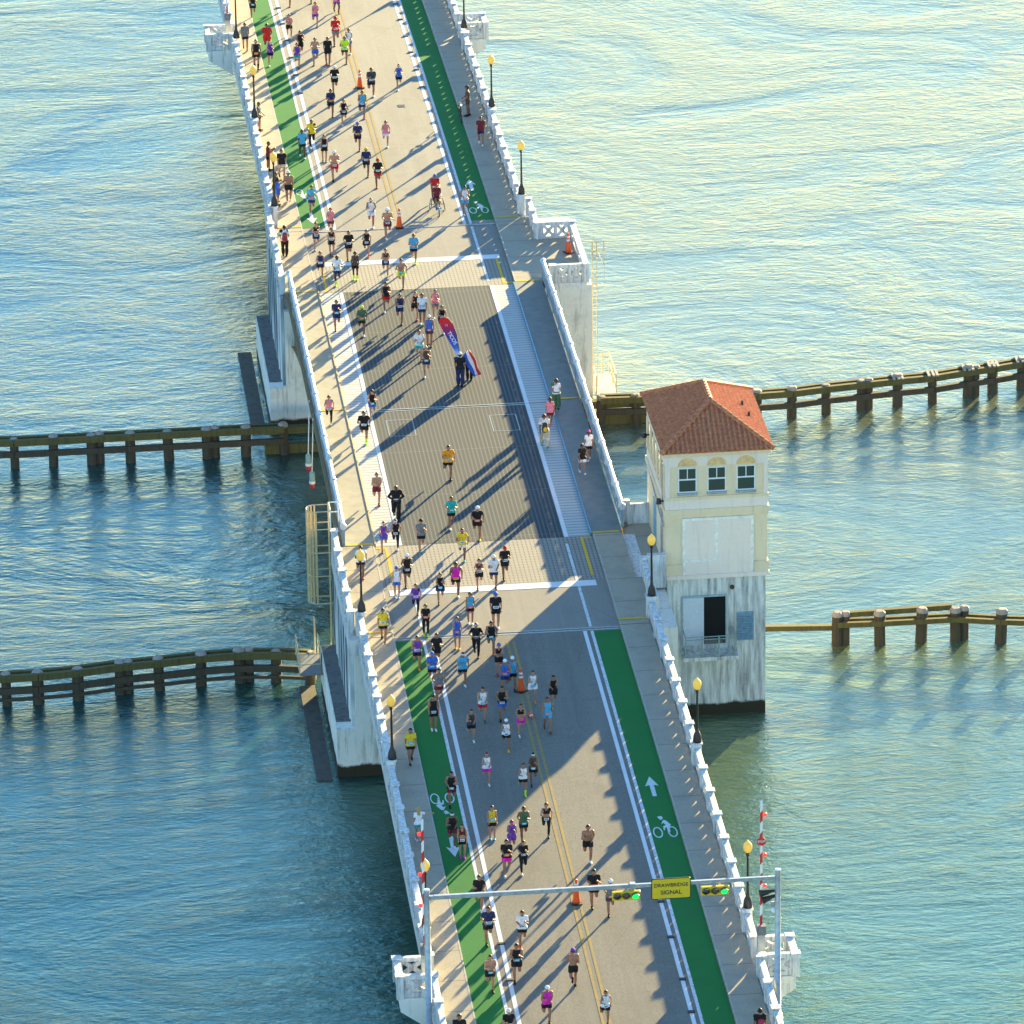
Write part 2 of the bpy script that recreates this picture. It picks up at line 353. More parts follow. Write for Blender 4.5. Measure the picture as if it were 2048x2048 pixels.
mb = MB(); mb.ribbon(-6.3, 6.3, B0, B1, -.5, -.2); child(mb, 'floor_beams', plain('underside_steel', (.05,.05,.045), .6), bt)
mb = MB()
for px0, px1 in ((-3.25, -1.9), (1.9, 3.25)):
    mb.sheet(px0, px0+.05, 24.6, 26.7, .006); mb.sheet(px1-.05, px1, 24.6, 26.7, .006); mb.sheet(px0, px1, 24.55, 24.6, .006); mb.sheet(px0, px1, 26.7, 26.76, .006)
mb.sheet(-3.85, 3.85, 28.16, 28.26, .006); mb.sheet(-3.85, 3.85, 27.94, 28.04, .006)
child(mb, 'hatch_frame', plain('hatch_edge', (.30,.31,.30), .5, .3), bt)
# sidewalks with kerbs
for nm, x0, x1 in (('left', -6.52, -5.2), ('right', 5.2, 6.58)):
    mb = MB()
    for a, b in ((Y0, J0-.03), (J0+.03, B0-.04), (B1+.04, J1-.03), (J1+.03, Y1)): mb.ribbon(x0, x1, a, b, -.006, .12)
    tag(mb.obj('sidewalk', M_walk), kind='structure')
mb = MB(); mb.ribbon(-7.0, -6.52, J0+.6, B0-.04, -.006, .118); mb.ribbon(-7.0, -6.52, B1+.04, J1+.6, -.006, .118)
mb.ribbon(6.58, 9.0, 45.5, 52.3, -.3, .118); mb.ribbon(6.58, 7.1, 52.32, J1+.6, -.006, .118); mb.ribbon(6.58, 7.0, .9, 5.3, -.006, .118); mb.ribbon(6.75, 8.05, 5.35, 12.1, -.4, -.02)
tag(mb.obj('sidewalk', M_walk), kind='structure')
mb = MB()
for sx in (-1, 1):
    for a, b in ((Y0, J0-.03), (J0+.03, B0-.04), (B1+.04, J1-.03), (J1+.03, Y1)): mb.sheet(min(sx*5.21, sx*5.27), max(sx*5.21, sx*5.27), a, b, .125)
tag(mb.obj('kerb_edge', plain('kerb_edge_stone', (.42,.39,.34), .8)), kind='structure')
# ------------------------------------------------------------------ painted markings
mb = MB(); Z = .006
for sx in (-1, 1):
    i0, i1, o0, o1 = (3.46, 3.63, 3.80, 3.95) if sx > 0 else (3.38, 3.56, 3.78, 3.95)
    for a, b in ((Y0, -.25), (55.5, Y1)):
        mb.sheet(min(sx*i0, sx*i1), max(sx*i0, sx*i1), a, b, Z)
tag(mb.obj('white_lane_line', M_line), kind='structure')
mb = MB()
for sx in (-1, 1):
    for a, b in ((Y0, -.25), (55.5, Y1), (.2, 9.9), (46.2, 55.0)):
        if sx < 0 and b in (9.9, 55.0): continue
        mb.sheet(min(sx*3.80, sx*3.94), max(sx*3.80, sx*3.94), a, b, Z)
mb.sheet(-3.9, -3.75, 1.2, 4.2, Z)
tag(mb.obj('worn_lane_line', M_lineworn), kind='structure')
mb = MB(); mb.sheet(-4.95, 4.72, 4.85, 5.5, Z+.002); mb.sheet(-4.45, 4.85, 49.65, 50.3, Z+.002); tag(mb.obj('stop_line', M_line), kind='structure')
mb = MB()
for sx in (-1, 1):
    for a, b in ((Y0, -.3), (56.0, Y1)): mb.sheet(min(sx*3.95, sx*5.19), max(sx*3.95, sx*5.19), a, b, Z-.002)
tag(mb.obj('green_bike_lane', M_green), kind='structure')
mb = MB()
for a, b in ((Y0, -1.0), (56.6, Y1)): mb.sheet(-.17, -.05, a, b, Z); mb.sheet(.12, .24, a, b, Z)
tag(mb.obj('double_yellow_line', M_yel), kind='structure')
mb = MB()
for sx in (-1, 1):
    for y in (.6, 10.82, 28.2, 45.6, 55.95):
        a, b = sorted((sx*5.22, sx*6.5)); mb.sheet(a, b, y-.09, y+.09, .136 if y not in (28.2,) else .142)
    a, b = sorted((sx*4.58, sx*4.72)); mb.sheet(a, b, 6.1, 10.45, Z); a, b = sorted((sx*4.58, sx*5.12)); mb.sheet(a, b, 10.45, 10.62, Z)
    a, b = sorted((sx*4.58, sx*4.72)); mb.sheet(a, b, 45.9, 49.6, Z); a, b = sorted((sx*4.58, sx*5.12)); mb.sheet(a, b, 45.72, 45.9, Z)
tag(mb.obj('yellow_marking', M_yel2), kind='structure')
# bicycle symbols and arrows
def poly(mb, pts, cx, cy, fl=1, z=.009):
    v = [(cx+fl*p[0], cy+fl*p[1], z+zc(cy+fl*p[1])) for p in pts]; mb.add(v, [tuple(range(len(v)))])
def arrow(mb, cx, cy, fl=1): # 1.9 m tall, drawn around its centre
    poly(mb, [(0,1.0),(-.30,.05),(-.10,.16),(-.09,-.95),(.09,-.95),(.10,.16),(.30,.05)], cx, cy, fl)
def bike(mb, cx, cy, fl=1):
    for wx in (-.31, .33):
        k = 20
        for i in range(k):
            a0, a1 = 2*math.pi*i/k, 2*math.pi*(i+1)/k
            poly(mb, [(wx+.21*math.cos(a0), -.55+.52*math.sin(a0)), (wx+.21*math.cos(a1), -.55+.52*math.sin(a1)), (wx+.155*math.cos(a1), -.55+.42*math.sin(a1)), (wx+.155*math.cos(a0), -.55+.42*math.sin(a0))], cx, cy, fl)
    poly(mb, [(-.16,.95),(.02,1.0),(.08,.80),(-.02,.62),(-.10,.72)], cx, cy, fl)
    poly(mb, [(-.08,.20),(.06,.62),(.17,.55),(.34,.12),(.26,-.02),(.22,-.60),(.13,-.58),(.12,-.10),(.04,-.16),(.02,-.38),(-.03,-.36),(-.02,0),(.12,.12),(.03,.33)], cx, cy, fl)
for nm, cx, ya, yb, fl in (('right', 4.55, -16.85, -20.75, 1), ('left', -4.6, -21.5, -17.4, -1), ('right', 4.52, 62.0, 58.2, 1), ('left', -4.55, 57.75, 61.6, -1)):
    mb = MB(); arrow(mb, cx, ya, fl); bike(mb, cx, yb, fl)
    tag(mb.obj('bike_lane_symbol', paint_mat('symbol_paint', (.62,.68,.68), .25, (.05,.2,.1))), kind='structure')
# ------------------------------------------------------------------ lane stud humps and a drain
stud = MB(); stud.prism([(-.11,0),(-.08,.05),(.08,.05),(.11,0)], -.14, .14, 'x')
sme = stud.mesh('lane_stud', M_black)
k = 0
for x, ys in ((3.55, [-27.7, -30.9, -34.6, -37.4, 94.6, 91.0, 87.6, 84.0, 80.5, 98.0]), (-3.47, [94.8, 91.2, 87.6, 84.0, 80.4, 98.3, -33.8, -30.6])):
    for y in ys:
        o = link('lane_stud', sme, None, (x, y, zc(y)+.008)); k += 1
        side = 'right-hand' if x > 0 else 'left-hand'; end = 'far' if y > 50 else 'near'
        same = sorted([q for q in ys if (q > 50) == (y > 50)]); idx = same.index(y)
        tag(o, 'small black rubber hump, %s from the bottom on the %s line of the %s roadway' % (('first','second','third','fourth','fifth','sixth')[idx], side, end), 'lane stud', 'black rubber humps along the white lane lines')
mb = MB(); mb.box(-.2, .2, -.25, .25, 0, .012)
for i in range(5): mb.box(-.16+i*.07, -.12+i*.07, -.2, .2, .012, .02)
tag(mb.obj('drain_cover', plain('cast_iron', (.12,.11,.10), .6, .4), None, (2.05, 77.0, zc(77)+.004)), 'small dark iron drain cover in the far road lane', 'drain cover')
# ------------------------------------------------------------------ concrete parapets
PT = .22
def xpanel(L, h, t, bar=.175, z0=.20):
    """one parapet panel: two framed crosses side by side, drawn along +y from 0 to L"""
    mb = MB(); n = 2 if L > 1.4 else 1; wv = L/n
    mb.box(-t/2, t/2, 0, L, 0, z0)
    for k in range(n):
        a, b = k*wv, (k+1)*wv
        mb.box(-t/2+.002, t/2-.002, a, a+.09, z0, z0+h); mb.box(-t/2+.002, t/2-.002, b-.09, b, z0, z0+h)
        y0, y1, zz0, zz1 = a+.09, b-.09, z0, z0+h
        for q, (ya, yb) in enumerate(((y0, y1), (y1, y0))):
            d = .006+.005*q; u = Vector((yb-ya, zz1-zz0)).normalized(); nrm = Vector((-u.y, u.x))*bar*.5
            p = Vector((ya, zz0)); e = Vector((yb, zz1))
            mb.prism([p-nrm, e-nrm, e+nrm, p+nrm], -t/2+d, t/2-d, 'x')
        for yy in (y0, y1): # broad gussets leave only narrow openings
            s_ = 1 if yy == y0 else -1
            mb.prism([(yy, zz0), (yy+s_*.12, zz0), (yy, zz0+.10)], -t/2+.016, t/2-.016, 'x'); mb.prism([(yy, zz1), (yy+s_*.12, zz1), (yy, zz1-.10)], -t/2+.016, t/2-.016, 'x')
    return mb
def post_mb(w=.30, h=1.02, cap=.045):
    mb = MB(); mb.box(-w/2, w/2, -w/2, w/2, 0, h); mb.box(-w/2-.05, w/2+.05, -w/2-.04, w/2+.04, h, h+cap); return mb
PANEL_ME = xpanel(1.957, .58, .16).mesh('parapet_panel', M_white)
POST_ME = post_mb().mesh('parapet_post', M_white)
PED_ME = post_mb(.42, 1.12, .05).mesh('lamp_pedestal', M_white)
def parapet(name, label, x, y0, y1, mod=2.257, peds=(), base=.0, grp='white concrete parapets along the bridge'):
    n = max(1, round((y1-y0)/mod)); m = (y1-y0)/n; root = empty('parapet', (x, y0, 0), label, 'parapet', grp)
    for i in range(n):
        y = y0+i*m; p = link('panel', PANEL_ME, root, (0, y-y0+.15, base+zc(y+m/2))); p.scale = (1, (m-.30)/1.957, 1)
        p.rotation_euler = (math.atan((zc(y+m)-zc(y))/m), 0, 0)
    for i in range(n+1):
        y = y0+i*m; isp = any(abs(y-q) < m*.5 for q in peds)
        link('lamp_pedestal' if isp else 'post', PED_ME if isp else POST_ME, root, (0, y-y0, base+zc(y)))
    mb = MB(); mb.ribbon(-.135, .135, y0, y1, .78+base, .985+base, 1.2); v = [(a, b-y0, c) for a, b, c in mb.v]; mb.v = v
    # rounded, slightly sloping rail top sits proud between the posts
    rail = mb.obj('top_rail', M_white, root); bevel(rail, .03, 2)
    return root
LX, RX = -6.68, 6.73
LL = 15.8
lamps_lo = [.75, .75-LL, .75-2*LL]; lamps_hi = [56.7, 56.7+LL, 56.7+2*LL, 56.7+3*LL]
def endpost(x, y, h=1.15): pass
parapet('a', 'long white parapet on the left edge of the near road', LX, .75-2.257*15, .75, peds=lamps_lo)
parapet('a', 'short white parapet at the bottom left below the barrier platform', LX, -48.2, -34.85)
parapet('a', 'white parapet over the streaked left wall of the near pier', -7.08, 1.1, 10.6)
parapet('a', 'white parapet over the streaked left wall of the far pier', -7.0, 45.7, 56.3)
parapet('a', 'long white parapet on the left edge of the far roadway with spectators behind it', LX, 56.7, 56.7+2.257*15-.9, peds=lamps_hi)
parapet('a', 'white parapet at the very top left beyond the small platform', LX, 91.8, 112.1, peds=lamps_hi)
parapet('a', 'long white concrete parapet on the right edge of the near roadway below the tower', RX, .75-2.257*15, .75, peds=lamps_lo)
parapet('a', 'short white parapet at the bottom right beyond the barrier platform', RX, -48.2, -34.85)
parapet('a', 'short white parapet stub between the tower and the nearest tower lamp', 6.98, 1.1, 5.4)
parapet('a', 'short white parapet stepping out to the far right bay', 7.1, 52.3, 56.3)
parapet('a', 'long white parapet on the right edge of the far roadway', RX, 56.7, 56.7+2.257*15-.9, peds=lamps_hi)
parapet('a', 'white parapet at the very top right beyond the small platform', RX, 91.8, 112.1, peds=lamps_hi)
# balconies (small platforms) with framed cross panels
def xwall(mb, x0, x1, y, z0=.1, h=1.0, t=.16):     # a cross panel facing the camera
    pm = xpanel(x1-x0, h-.38, t, .17, .20)
    for f, m_ in zip(pm.f, pm.m): pass
    n0 = len(mb.v); mb.v += [(x0+v[1], y-v[0], z0+v[2]-.1) for v in pm.v]; mb.f += [tuple(i+n0 for i in f) for f in pm.f]; mb.m += pm.m
    mb.box(x0-.02, x1+.02, y-t/2-.03, y+t/2+.03, z0+h-.28, z0+h-.10)
def balcony(label, sx, xi, xo, y0, y1, wedge=True, z=0, back=True):
    zz = zc((y0+y1)/2); root = empty('balcony', (0, 0, zz), label, 'balcony', 'small white platforms built out from the bridge')
    a, b = sorted((sx*xi, sx*xo)); mb = MB(); mb.box(a, b, y0-.12, y1+.12, -.32, -.02); mb.obj('floor_slab', M_pier, root)
    for yy in ((y0, y1) if back else (y0,)):
        mb = MB(); xwall(mb, a+.16, b-.16, yy); mb.obj('cross_panel', M_white, root)
    for yy in (y0, y1):
        for xx in (sx*xi, sx*xo):
            p = link('post', POST_ME, root, (xx, yy, -.05))
    pm = xpanel(y1-y0-.3, .56, .16, .17); pm.v = [(v[0]+sx*xo, v[1]+y0+.15, v[2]) for v in pm.v]
    pm.box(sx*xo-.15, sx*xo+.15, y0+.15, y1-.15, .78, .95); pm.obj('side_rail', M_white, root)
    if wedge:
        mb = MB(); e = sx*(6.78); mb.prism([(sx*xo, -.32), (sx*xo, -.62), (e, -1.55), (e, -.32)], y0-.1, y1+.1, 'y'); mb.obj('bracket', M_pier, root)
    return root
balcony('white platform with cross panels at the bottom left beside the gantry pole', -1, 6.75, 8.05, -34.75, -33.1)
balcony('white platform with cross panels at the bottom right under the gantry pole', 1, 6.8, 8.2, -34.75, -33.1)
balcony('white platform with cross panels at the top left beside the first lamp', -1, 6.75, 8.15, 90.0, 91.7)
balcony('white platform with cross panels at the top right beyond the parapet', 1, 6.85, 8.2, 90.0, 91.7)
bay = balcony('large white bay with cross panels at the far pier, holding a traffic cone', 1, 7.2, 8.98, 45.55, 52.2, wedge=False)
# white walls beside the tower
mb = MB(); mb.box(6.86, 7.14, 11.9, 12.2, -.1, 1.15); mb.box(7.14, 8.03, 11.95, 12.13, -.1, .95)
tag(mb.obj('low_wall', M_white), 'low white wall closing the gap between drawbridge rail and tower', 'wall')
mb = MB(); mb.box(7.16, 8.02, 5.3, 5.5, -.6, 1.0); mb.box(7.14, 8.02, 5.26, 5.54, 1.0, 1.08)
tag(mb.obj('low_wall', M_white), 'low grey-white wall joining the parapet to the tower front', 'wall')
# ------------------------------------------------------------------ steel rail of the bascule span
def basc_rail(label, x, y0, y1, gap):
    root = empty('steel_railing', (x, y0, 0), label, 'railing', 'steel railings of the drawbridge')
    sx = 1 if x > 0 else -1
    def loc(mb_): mb_.v = [(a, b-y0, c) for a, b, c in mb_.v]; return mb_
    n = max(1, round((y1-y0)/2.68)); m = (y1-y0)/n
    mb = MB(); mb.ribbon(-.05, .05, y0, y1, .12, .30); k = int((y1-y0)/1.34)
    for i in range(k+1):
        y = y0+(y1-y0)*i/k; z = zc(y); mb.box(-.04, .04, y-.03, y+.03, z+.30, z+.98)
    for i in range(k):
        ya = y0+(y1-y0)*i/k+.03; yb = y0+(y1-y0)*(i+1)/k-.03; z = zc((ya+yb)/2)
        for q, (p, e) in enumerate((((ya, .3), (yb, .9)), ((yb, .3), (ya, .9)))):
            mb.prism([(p[0], z+p[1]-.12), (e[0], z+e[1]-.12), (e[0], z+e[1]+.12), (p[0], z+p[1]+.12)], -.03+.004*q, .03-.004*q, 'x')
        j = 9
        for q in range(1, j): yy = ya+(yb-ya)*q/j; mb.box(-.024, .024, yy-.042, yy+.042, z+.3, z+.94)
    loc(mb).obj('lattice_panel', M_lattice, root)
    mb = MB(); k = int((y1-y0)/2)+1
    for i in range(k):
        a = y0+(y1-y0)*i/k; b = y0+(y1-y0)*(i+1)/k; mb.tube((0, a, zc(a)+1.06), (0, b, zc(b)+1.06), .11, n=12)
    loc(mb).obj('top_tube', M_railm, root, smooth=False)
    col = MB(); col.tube((0, -.08, 0), (0, .08, 0), .16, n=12); cme = col.mesh('collar', M_railm)
    pm = MB(); pm.box(-.07, .07, -.07, .07, 0, .98); pme = pm.mesh('post', M_lattice)
    for i in range(n+1):
        y = y0+m*i; link('collar', cme, root, (0, y-y0, zc(y)+1.06)); link('post', pme, root, (0, y-y0, zc(y)))
    mb = MB(); mb.ribbon(.09*sx if sx > 0 else -.24, .24 if sx > 0 else -.09, y0, y1, -.05, .10); loc(mb).obj('edge_pipe', M_girder, root)
    return root
basc_rail('steel railing with rounded top tube on the near left leaf of the drawbridge', -6.62, 10.9, 28.0, 0)
basc_rail('steel railing with rounded top tube on the far left leaf of the drawbridge', -6.62, 28.2, 45.9, 0)
basc_rail('steel railing with rounded top tube on the right near leaf beside the tower', 6.74, 11.6, 28.0, 0)
basc_rail('steel railing with rounded top tube on the far right leaf of the drawbridge', 6.74, 28.2, 45.9, 0)
# ------------------------------------------------------------------ piers
def pier(label, y0, y1, lx, rx, rlow):
    root = empty('bridge_pier', (0, (y0+y1)/2, WZ), label, 'pier', 'concrete piers of the drawbridge')
    B = lambda mb_, nm, m_: child(mb_, nm, m_, root)
    mb = MB(); mb.box(-6.98, rx, y0, y1, WZ-2, -.75); B(mb, 'pier_body', M_pier)
    mb = MB(); mb.box(-7.86, -6.985, y0+.002, y1-.5, WZ-2, -5.0); B(mb, 'ledge', M_pier)
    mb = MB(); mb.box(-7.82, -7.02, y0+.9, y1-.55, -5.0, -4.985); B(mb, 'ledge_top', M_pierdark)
    mb = MB(); mb.box(-7.14, -6.99, y0+.35, y1-.1, -4.98, -.06); B(mb, 'streaked_wall', M_stripe)
    mb = MB()
    for i in range(7): yy = y0+1+i*1.5; mb.box(-7.19, -7.14, yy, yy+.18, -4.9, -.3)
    B(mb, 'wall_rib', M_stripe)
    mb = MB(); mb.box(-8.86, -8.12, y0-.3, y1+.2, WZ-1, WZ+.06); B(mb, 'reflection_slab', weathered('painted_wall_reflection', (.10,.09,.075), (.035,.035,.03), .6, False))  # dark slab at the waterline, standing in for the pier wall's reflection
    return root
p1 = pier('near concrete pier with a streaked left wall and dark ledge, under the lower lamps', .95, 11.3, -7, 7.2, 0)
p2 = pier('far concrete pier with a tall grey face on the right below the cone bay', 44.75, 56.2, -7, 7.2, 0)
mb = MB(); mb.box(7.2, 9.25, 45.4, 56.0, WZ-2, -.32); child(mb, 'right_wing', M_pier, p2)
mb = MB(); mb.box(7.2, 8.0, .95, 5.6, WZ-2, -.75); child(mb, 'right_wing', M_pier, p1)
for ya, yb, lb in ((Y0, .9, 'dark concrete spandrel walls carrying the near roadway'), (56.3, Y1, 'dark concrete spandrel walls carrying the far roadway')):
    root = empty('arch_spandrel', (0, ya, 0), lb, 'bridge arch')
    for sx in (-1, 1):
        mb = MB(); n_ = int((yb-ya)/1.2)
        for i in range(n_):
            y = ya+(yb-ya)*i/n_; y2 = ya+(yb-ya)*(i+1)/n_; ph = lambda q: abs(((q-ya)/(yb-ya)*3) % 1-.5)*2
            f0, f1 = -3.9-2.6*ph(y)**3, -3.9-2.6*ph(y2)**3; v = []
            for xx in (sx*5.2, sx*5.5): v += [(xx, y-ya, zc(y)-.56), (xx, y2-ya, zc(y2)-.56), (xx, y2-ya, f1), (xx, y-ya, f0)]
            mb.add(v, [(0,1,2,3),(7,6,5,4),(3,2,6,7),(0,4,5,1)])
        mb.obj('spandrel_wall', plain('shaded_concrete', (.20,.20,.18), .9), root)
# approach piers further off, mostly under the deck
for yy, lb in ((-19.0, 'round concrete column bent under the near roadway'), (73.5, 'round concrete column bent under the far roadway'), (92, 'round concrete column bent under the farthest roadway')):
    root = empty('column_bent', (0, yy, WZ), lb, 'pier'); mb = MB(); mb.box(-5.8, 5.8, -.5, .5, 7.4+zc(yy)-1.3, 7.4+zc(yy)-.56); mb.obj('cap_beam', M_pier, root)
    c = MB(); c.tube((0, 0, -2), (0, 0, 7.4+zc(yy)-1.3), .42, n=16); cm = c.mesh('column', M_pier)
    for xx in (-4.4, 0, 4.4): link('column', cm, root, (xx, 0, 0))
# ------------------------------------------------------------------ bridge tender's tower
TX0, TX1, TY0, TY1 = 8.05, 12.82, 5.6, 12.5
T = empty('bridge_tender_tower', ((TX0+TX1)/2, TY0, WZ), 'cream bridge tower with a hipped red tile roof and three front windows', 'tower')
B = lambda mb_, nm, m_, sm=False: child(mb_, nm, m_, T, sm)
mb = MB(); mb.box(TX0+.05, TX1-.06, TY0+.08, TY1, WZ-2, -.32)
# front skin is solid; the door opening is painted on further down
B(mb, 'base', M_twr)
mb = MB(); mb.box(TX0, TX1, TY0+.02, TY1-.02, -.32, 6.0); B(mb, 'wall', M_cream)
mb = MB()
mb.box(TX0-.10, TX1+.10, TY0-.10, TY1+.1, -.34, -.14); B(mb, 'base_ledge', M_offw)
for a, b in ((TX0-.06, 8.80), (12.2, TX1+.06)): mb = MB(); mb.box(a, b, TY0-.06, TY0+.5, -.14, .40); B(mb, 'corner_plinth', M_cream)
mb = MB(); mb.box(8.82, 12.18, TY0-.015, TY0+.1, -.14, 2.72); B(mb, 'front_panel', M_offw)
mb = MB()
for a, b, c, d in ((8.82, 8.96, -.14, 2.72), (12.04, 12.18, -.14, 2.72), (8.96, 12.04, 2.58, 2.72), (10.35, 10.5, .55, 2.58), (8.96, 10.35, .5, .62)): mb.box(a, b, TY0-.03, TY0, c, d)
B(mb, 'patched_stucco', plain('pale_patch', (.90,.80,.70), .85))
mb = MB(); mb.box(TX0-.09, TX1+.09, TY0-.09, TY1+.09, 2.92, 3.18); mb.box(TX0-.04, TX1+.04, TY0-.04, TY1+.04, 2.75, 2.92); B(mb, 'string_course', M_cream)
mb = MB(); mb.box(TX0-.02, TX1+.02, TY0-.02, TY1+.02, 3.18, 3.64); B(mb, 'pale_band', M_offw)
mb = MB(); mb.box(TX0-.05, TX1+.05, TY0-.05, TY1+.05, 3.64, 3.80); B(mb, 'sill_course', M_cream)
mb = MB(); mb.box(TX0-.02, TX1+.02, TY0-.02, TY1+.02, 5.32, 5.86); mb.box(TX0-.02, TX0+.2, TY0-.02, TY0+.2, 3.8, 5.32); mb.box(TX1-.16, TX1+.02, TY0-.02, TY0+.2, 3.8, 5.32); B(mb, 'frieze', M_offw)
mb = MB(); mb.box(TX0-.12, TX1+.12, TY0-.12, TY1+.12, 5.86, 6.08); mb.box(TX0-.05, TX1+.05, TY0-.05, TY1+.05, 5.80, 5.86); B(mb, 'cornice', M_cream)
for i, cx in enumerate((9.065, 10.44, 11.81)):
    mb = MB(); pts = [(cx+.46*math.cos(a), 5.34+.42*math.sin(a)) for a in [math.pi*k/16 for k in range(17)]]; mb.prism(pts, TY0-.045, TY0, 'y'); B(mb, 'arch_panel', plain('ochre_arch_stucco', (.80,.50,.22), .85))
    mb = MB()
    for k in range(16): a0, a1 = math.pi*k/16, math.pi*(k+1)/16; mb.prism([(cx+r_*math.cos(a_), 5.34+r_*.92*math.sin(a_)) for r_, a_ in ((.46, a0), (.46, a1), (.51, a1), (.51, a0))], TY0-.06, TY0, 'y')
    B(mb, 'arch_moulding', M_offw)
    z1 = 5.25; z0 = 3.96; a, b = cx-.435, cx+.435
    fr = MB(); 
    for q in ((a, a+.05, z0, z1), (b-.05, b, z0, z1), (a+.05, b-.05, z1-.05, z1), (a+.05, b-.05, z0+.06, z0+.11), (a+.05, b-.05, 4.63, 4.70), (cx-.02, cx+.02, 4.70, z1-.05)): fr.box(q[0], q[1], TY0-.03, TY0+.10, q[2], q[3])
    wdw = B(fr, 'window', M_wht)
    g = MB(); g.box(a+.02, b-.02, TY0-.008, TY0+.03, z0+.05, z1-.02); g.obj('pane', M_glass, wdw)
    g = MB(); g.box(a-.03, b+.03, TY0-.12, TY0, z0-.06, z0+.06); go = g.obj('sill', plain('sill_metal', (.35,.40,.42), .5, .3), wdw)
# left side: pilasters with arched windows, blue door, conduits
for k in range(6): y = TY0+.25+k*1.22; mb = MB(); mb.box(TX0-.07, TX0, y, y+.32, 3.8, 5.32); B(mb, 'side_pilaster', M_cream)
mb = MB()
for k in range(5): y = TY0+.68+k*1.22; mb.box(TX0-.02, TX0+.05, y, y+.62, 3.95, 5.2)
B(mb, 'side_window', M_glass)
mb = MB(); mb.box(TX0-.03, TX0+.05, 9.1, 10.05, .02, 2.1); B(mb, 'side_door', plain('blue_door_paint', (.18,.36,.48), .5))
mb = MB(); mb.tube((TX0-.06, 6.4, 5.2), (TX0-.06, 6.4, .2), .03, n=6); mb.tube((TX0-.06, 6.9, 3.0), (TX0-.06, 6.9, -.2), .03, n=6); mb.tube((TX0-.08, 11.8, 3.0), (TX0-.08, 6.0, 2.2), .04, n=6); B(mb, 'conduit', M_steel)
for yy, zz in ((6.2, 3.4), (11.6, 4.6)):
    mb = MB(); mb.tube((TX0, yy, zz), (TX0-.25, yy, zz), .04, n=6); mb.tube((TX0-.25, yy, zz+.12), (TX0-.25, yy, zz-.12), .10, .13, n=10); B(mb, 'wall_lamp', M_iron)
# lower front: doorway, open white leaf, balcony with mesh rail, louvre, drain hole
FY = TY0+.08
mb = MB(); mb.box(9.84, 10.86, FY-.02, FY+.02, -3.75, -1.33); B(mb, 'doorway', NT('painted_interior_dark').out((.004,.004,.004), .9))  # near-black sheet on the solid wall, painting the unlit interior
mb = MB()
for q in ((8.80, 10.92, -1.33, -1.25), (10.86, 10.93, -3.75, -1.33), (8.78, 8.84, -3.75, -1.33)): mb.box(q[0], q[1], FY-.07, FY+.02, q[2], q[3])
B(mb, 'door_frame', plain('pale_frame', (.35,.45,.47), .6))
mb = MB(); mb.box(8.85, 9.83, FY-.09, FY-.03, -3.75, -1.34); B(mb, 'door', plain('white_door_paint', (.62,.66,.72), .5, 0, .05))
mb = MB(); mb.box(8.72, 11.34, FY-1.05, FY, -4.16, -3.98); B(mb, 'balcony_slab', M_twr)
mb = MB(); fy = FY-1.0
for xx in (8.84, 9.62, 10.42, 11.18): mb.box(xx-.03, xx+.03, fy-.03, fy+.03, -3.98, -2.92)
for zz in (-3.9, -2.95, -3.08): mb.tube((8.84, fy, zz), (11.18, fy, zz), .025, n=6)
for xx in (8.84, 11.18):
    for zz in (-3.9, -2.95): mb.tube((xx, fy, zz), (xx, FY, zz), .025, n=6)
B(mb, 'balcony_rail', plain('grey_green_steel', (.30,.38,.36), .5, .3))
mb = MB()
for k in range(34):
    for s_ in (-1, 1):
        x0 = 8.84+k*.075; x1 = x0+s_*.78
        z0, z1 = -3.88, -3.10
        if x1 > 11.18: z1 = z0+(z1-z0)*(11.18-x0)/(x1-x0); x1 = 11.18
        if x1 < 8.84: z1 = z0+(z1-z0)*(x0-8.84)/(x0-x1); x1 = 8.84
        if x0 <= 11.18: mb.tube((x0, fy, z0), (x1, fy, z1), .005, n=3, caps=False)
B(mb, 'wire_mesh', M_steel)
mb = MB(); mb.box(11.38, 12.20, FY-.05, FY, -3.64, -2.20)
for k in range(11): z = -3.56+k*.122; mb.prism([(FY-.05, z), (FY-.12, z-.03), (FY-.12, z), (FY-.05, z+.06)], 11.44, 12.14, 'x')
B(mb, 'louvre', plain('blue_grey_louvre', (.22,.34,.42), .5, .2))
mb = MB(); mb.tube((11.18, FY-.06, -.9), (11.18, FY+.02, -.9), .11, n=14); B(mb, 'drain_pipe', plain('rusty_pipe', (.10,.05,.02), .8))
# roof
E0, E1, F0, F1, EZ, RZ = 7.84, 13.08, 5.32, 12.95, 6.10, 7.62
RXc = (E0+E1)/2; RY0, RY1 = F0+2.62, F1-2.62
def roof_mat():
    n = NT('clay_roof_tile'); g = n.geo(); a = n.noise(g, 6, 3); z = n.xyz(g)[2]
    col = n.ramp(a, [(.3, (.44,.12,.05)), (.55, (.60,.20,.08)), (.75, (.70,.31,.13))])
    f = n.math('FRACT', n.math('MULTIPLY', z, 1/.125)); col = n.mix(n.ramp(f, [(0, (1, 1, 1)), (.14, (0, 0, 0))]), col, (.30,.07,.04))
    return n.out(col, .7)
M_roof = roof_mat()
mb = MB(); v = [(E0,F0,EZ),(E1,F0,EZ),(E1,F1,EZ),(E0,F1,EZ),(RXc,RY0,RZ),(RXc,RY1,RZ)]
mb.add(v, [(0,1,4),(1,2,5,4),(2,3,5),(3,0,4,5),(3,2,1,0)])
mb.box(E0+.05, E1-.05, F0+.05, F1-.05, EZ-.06, EZ-.004)
def rib(a, b): mb.tube((a[0], a[1], a[2]+.01), (b[0], b[1], b[2]+.01), .072, .072, 8, 0, True)
sp = .235
k = int((E1-E0)/sp)
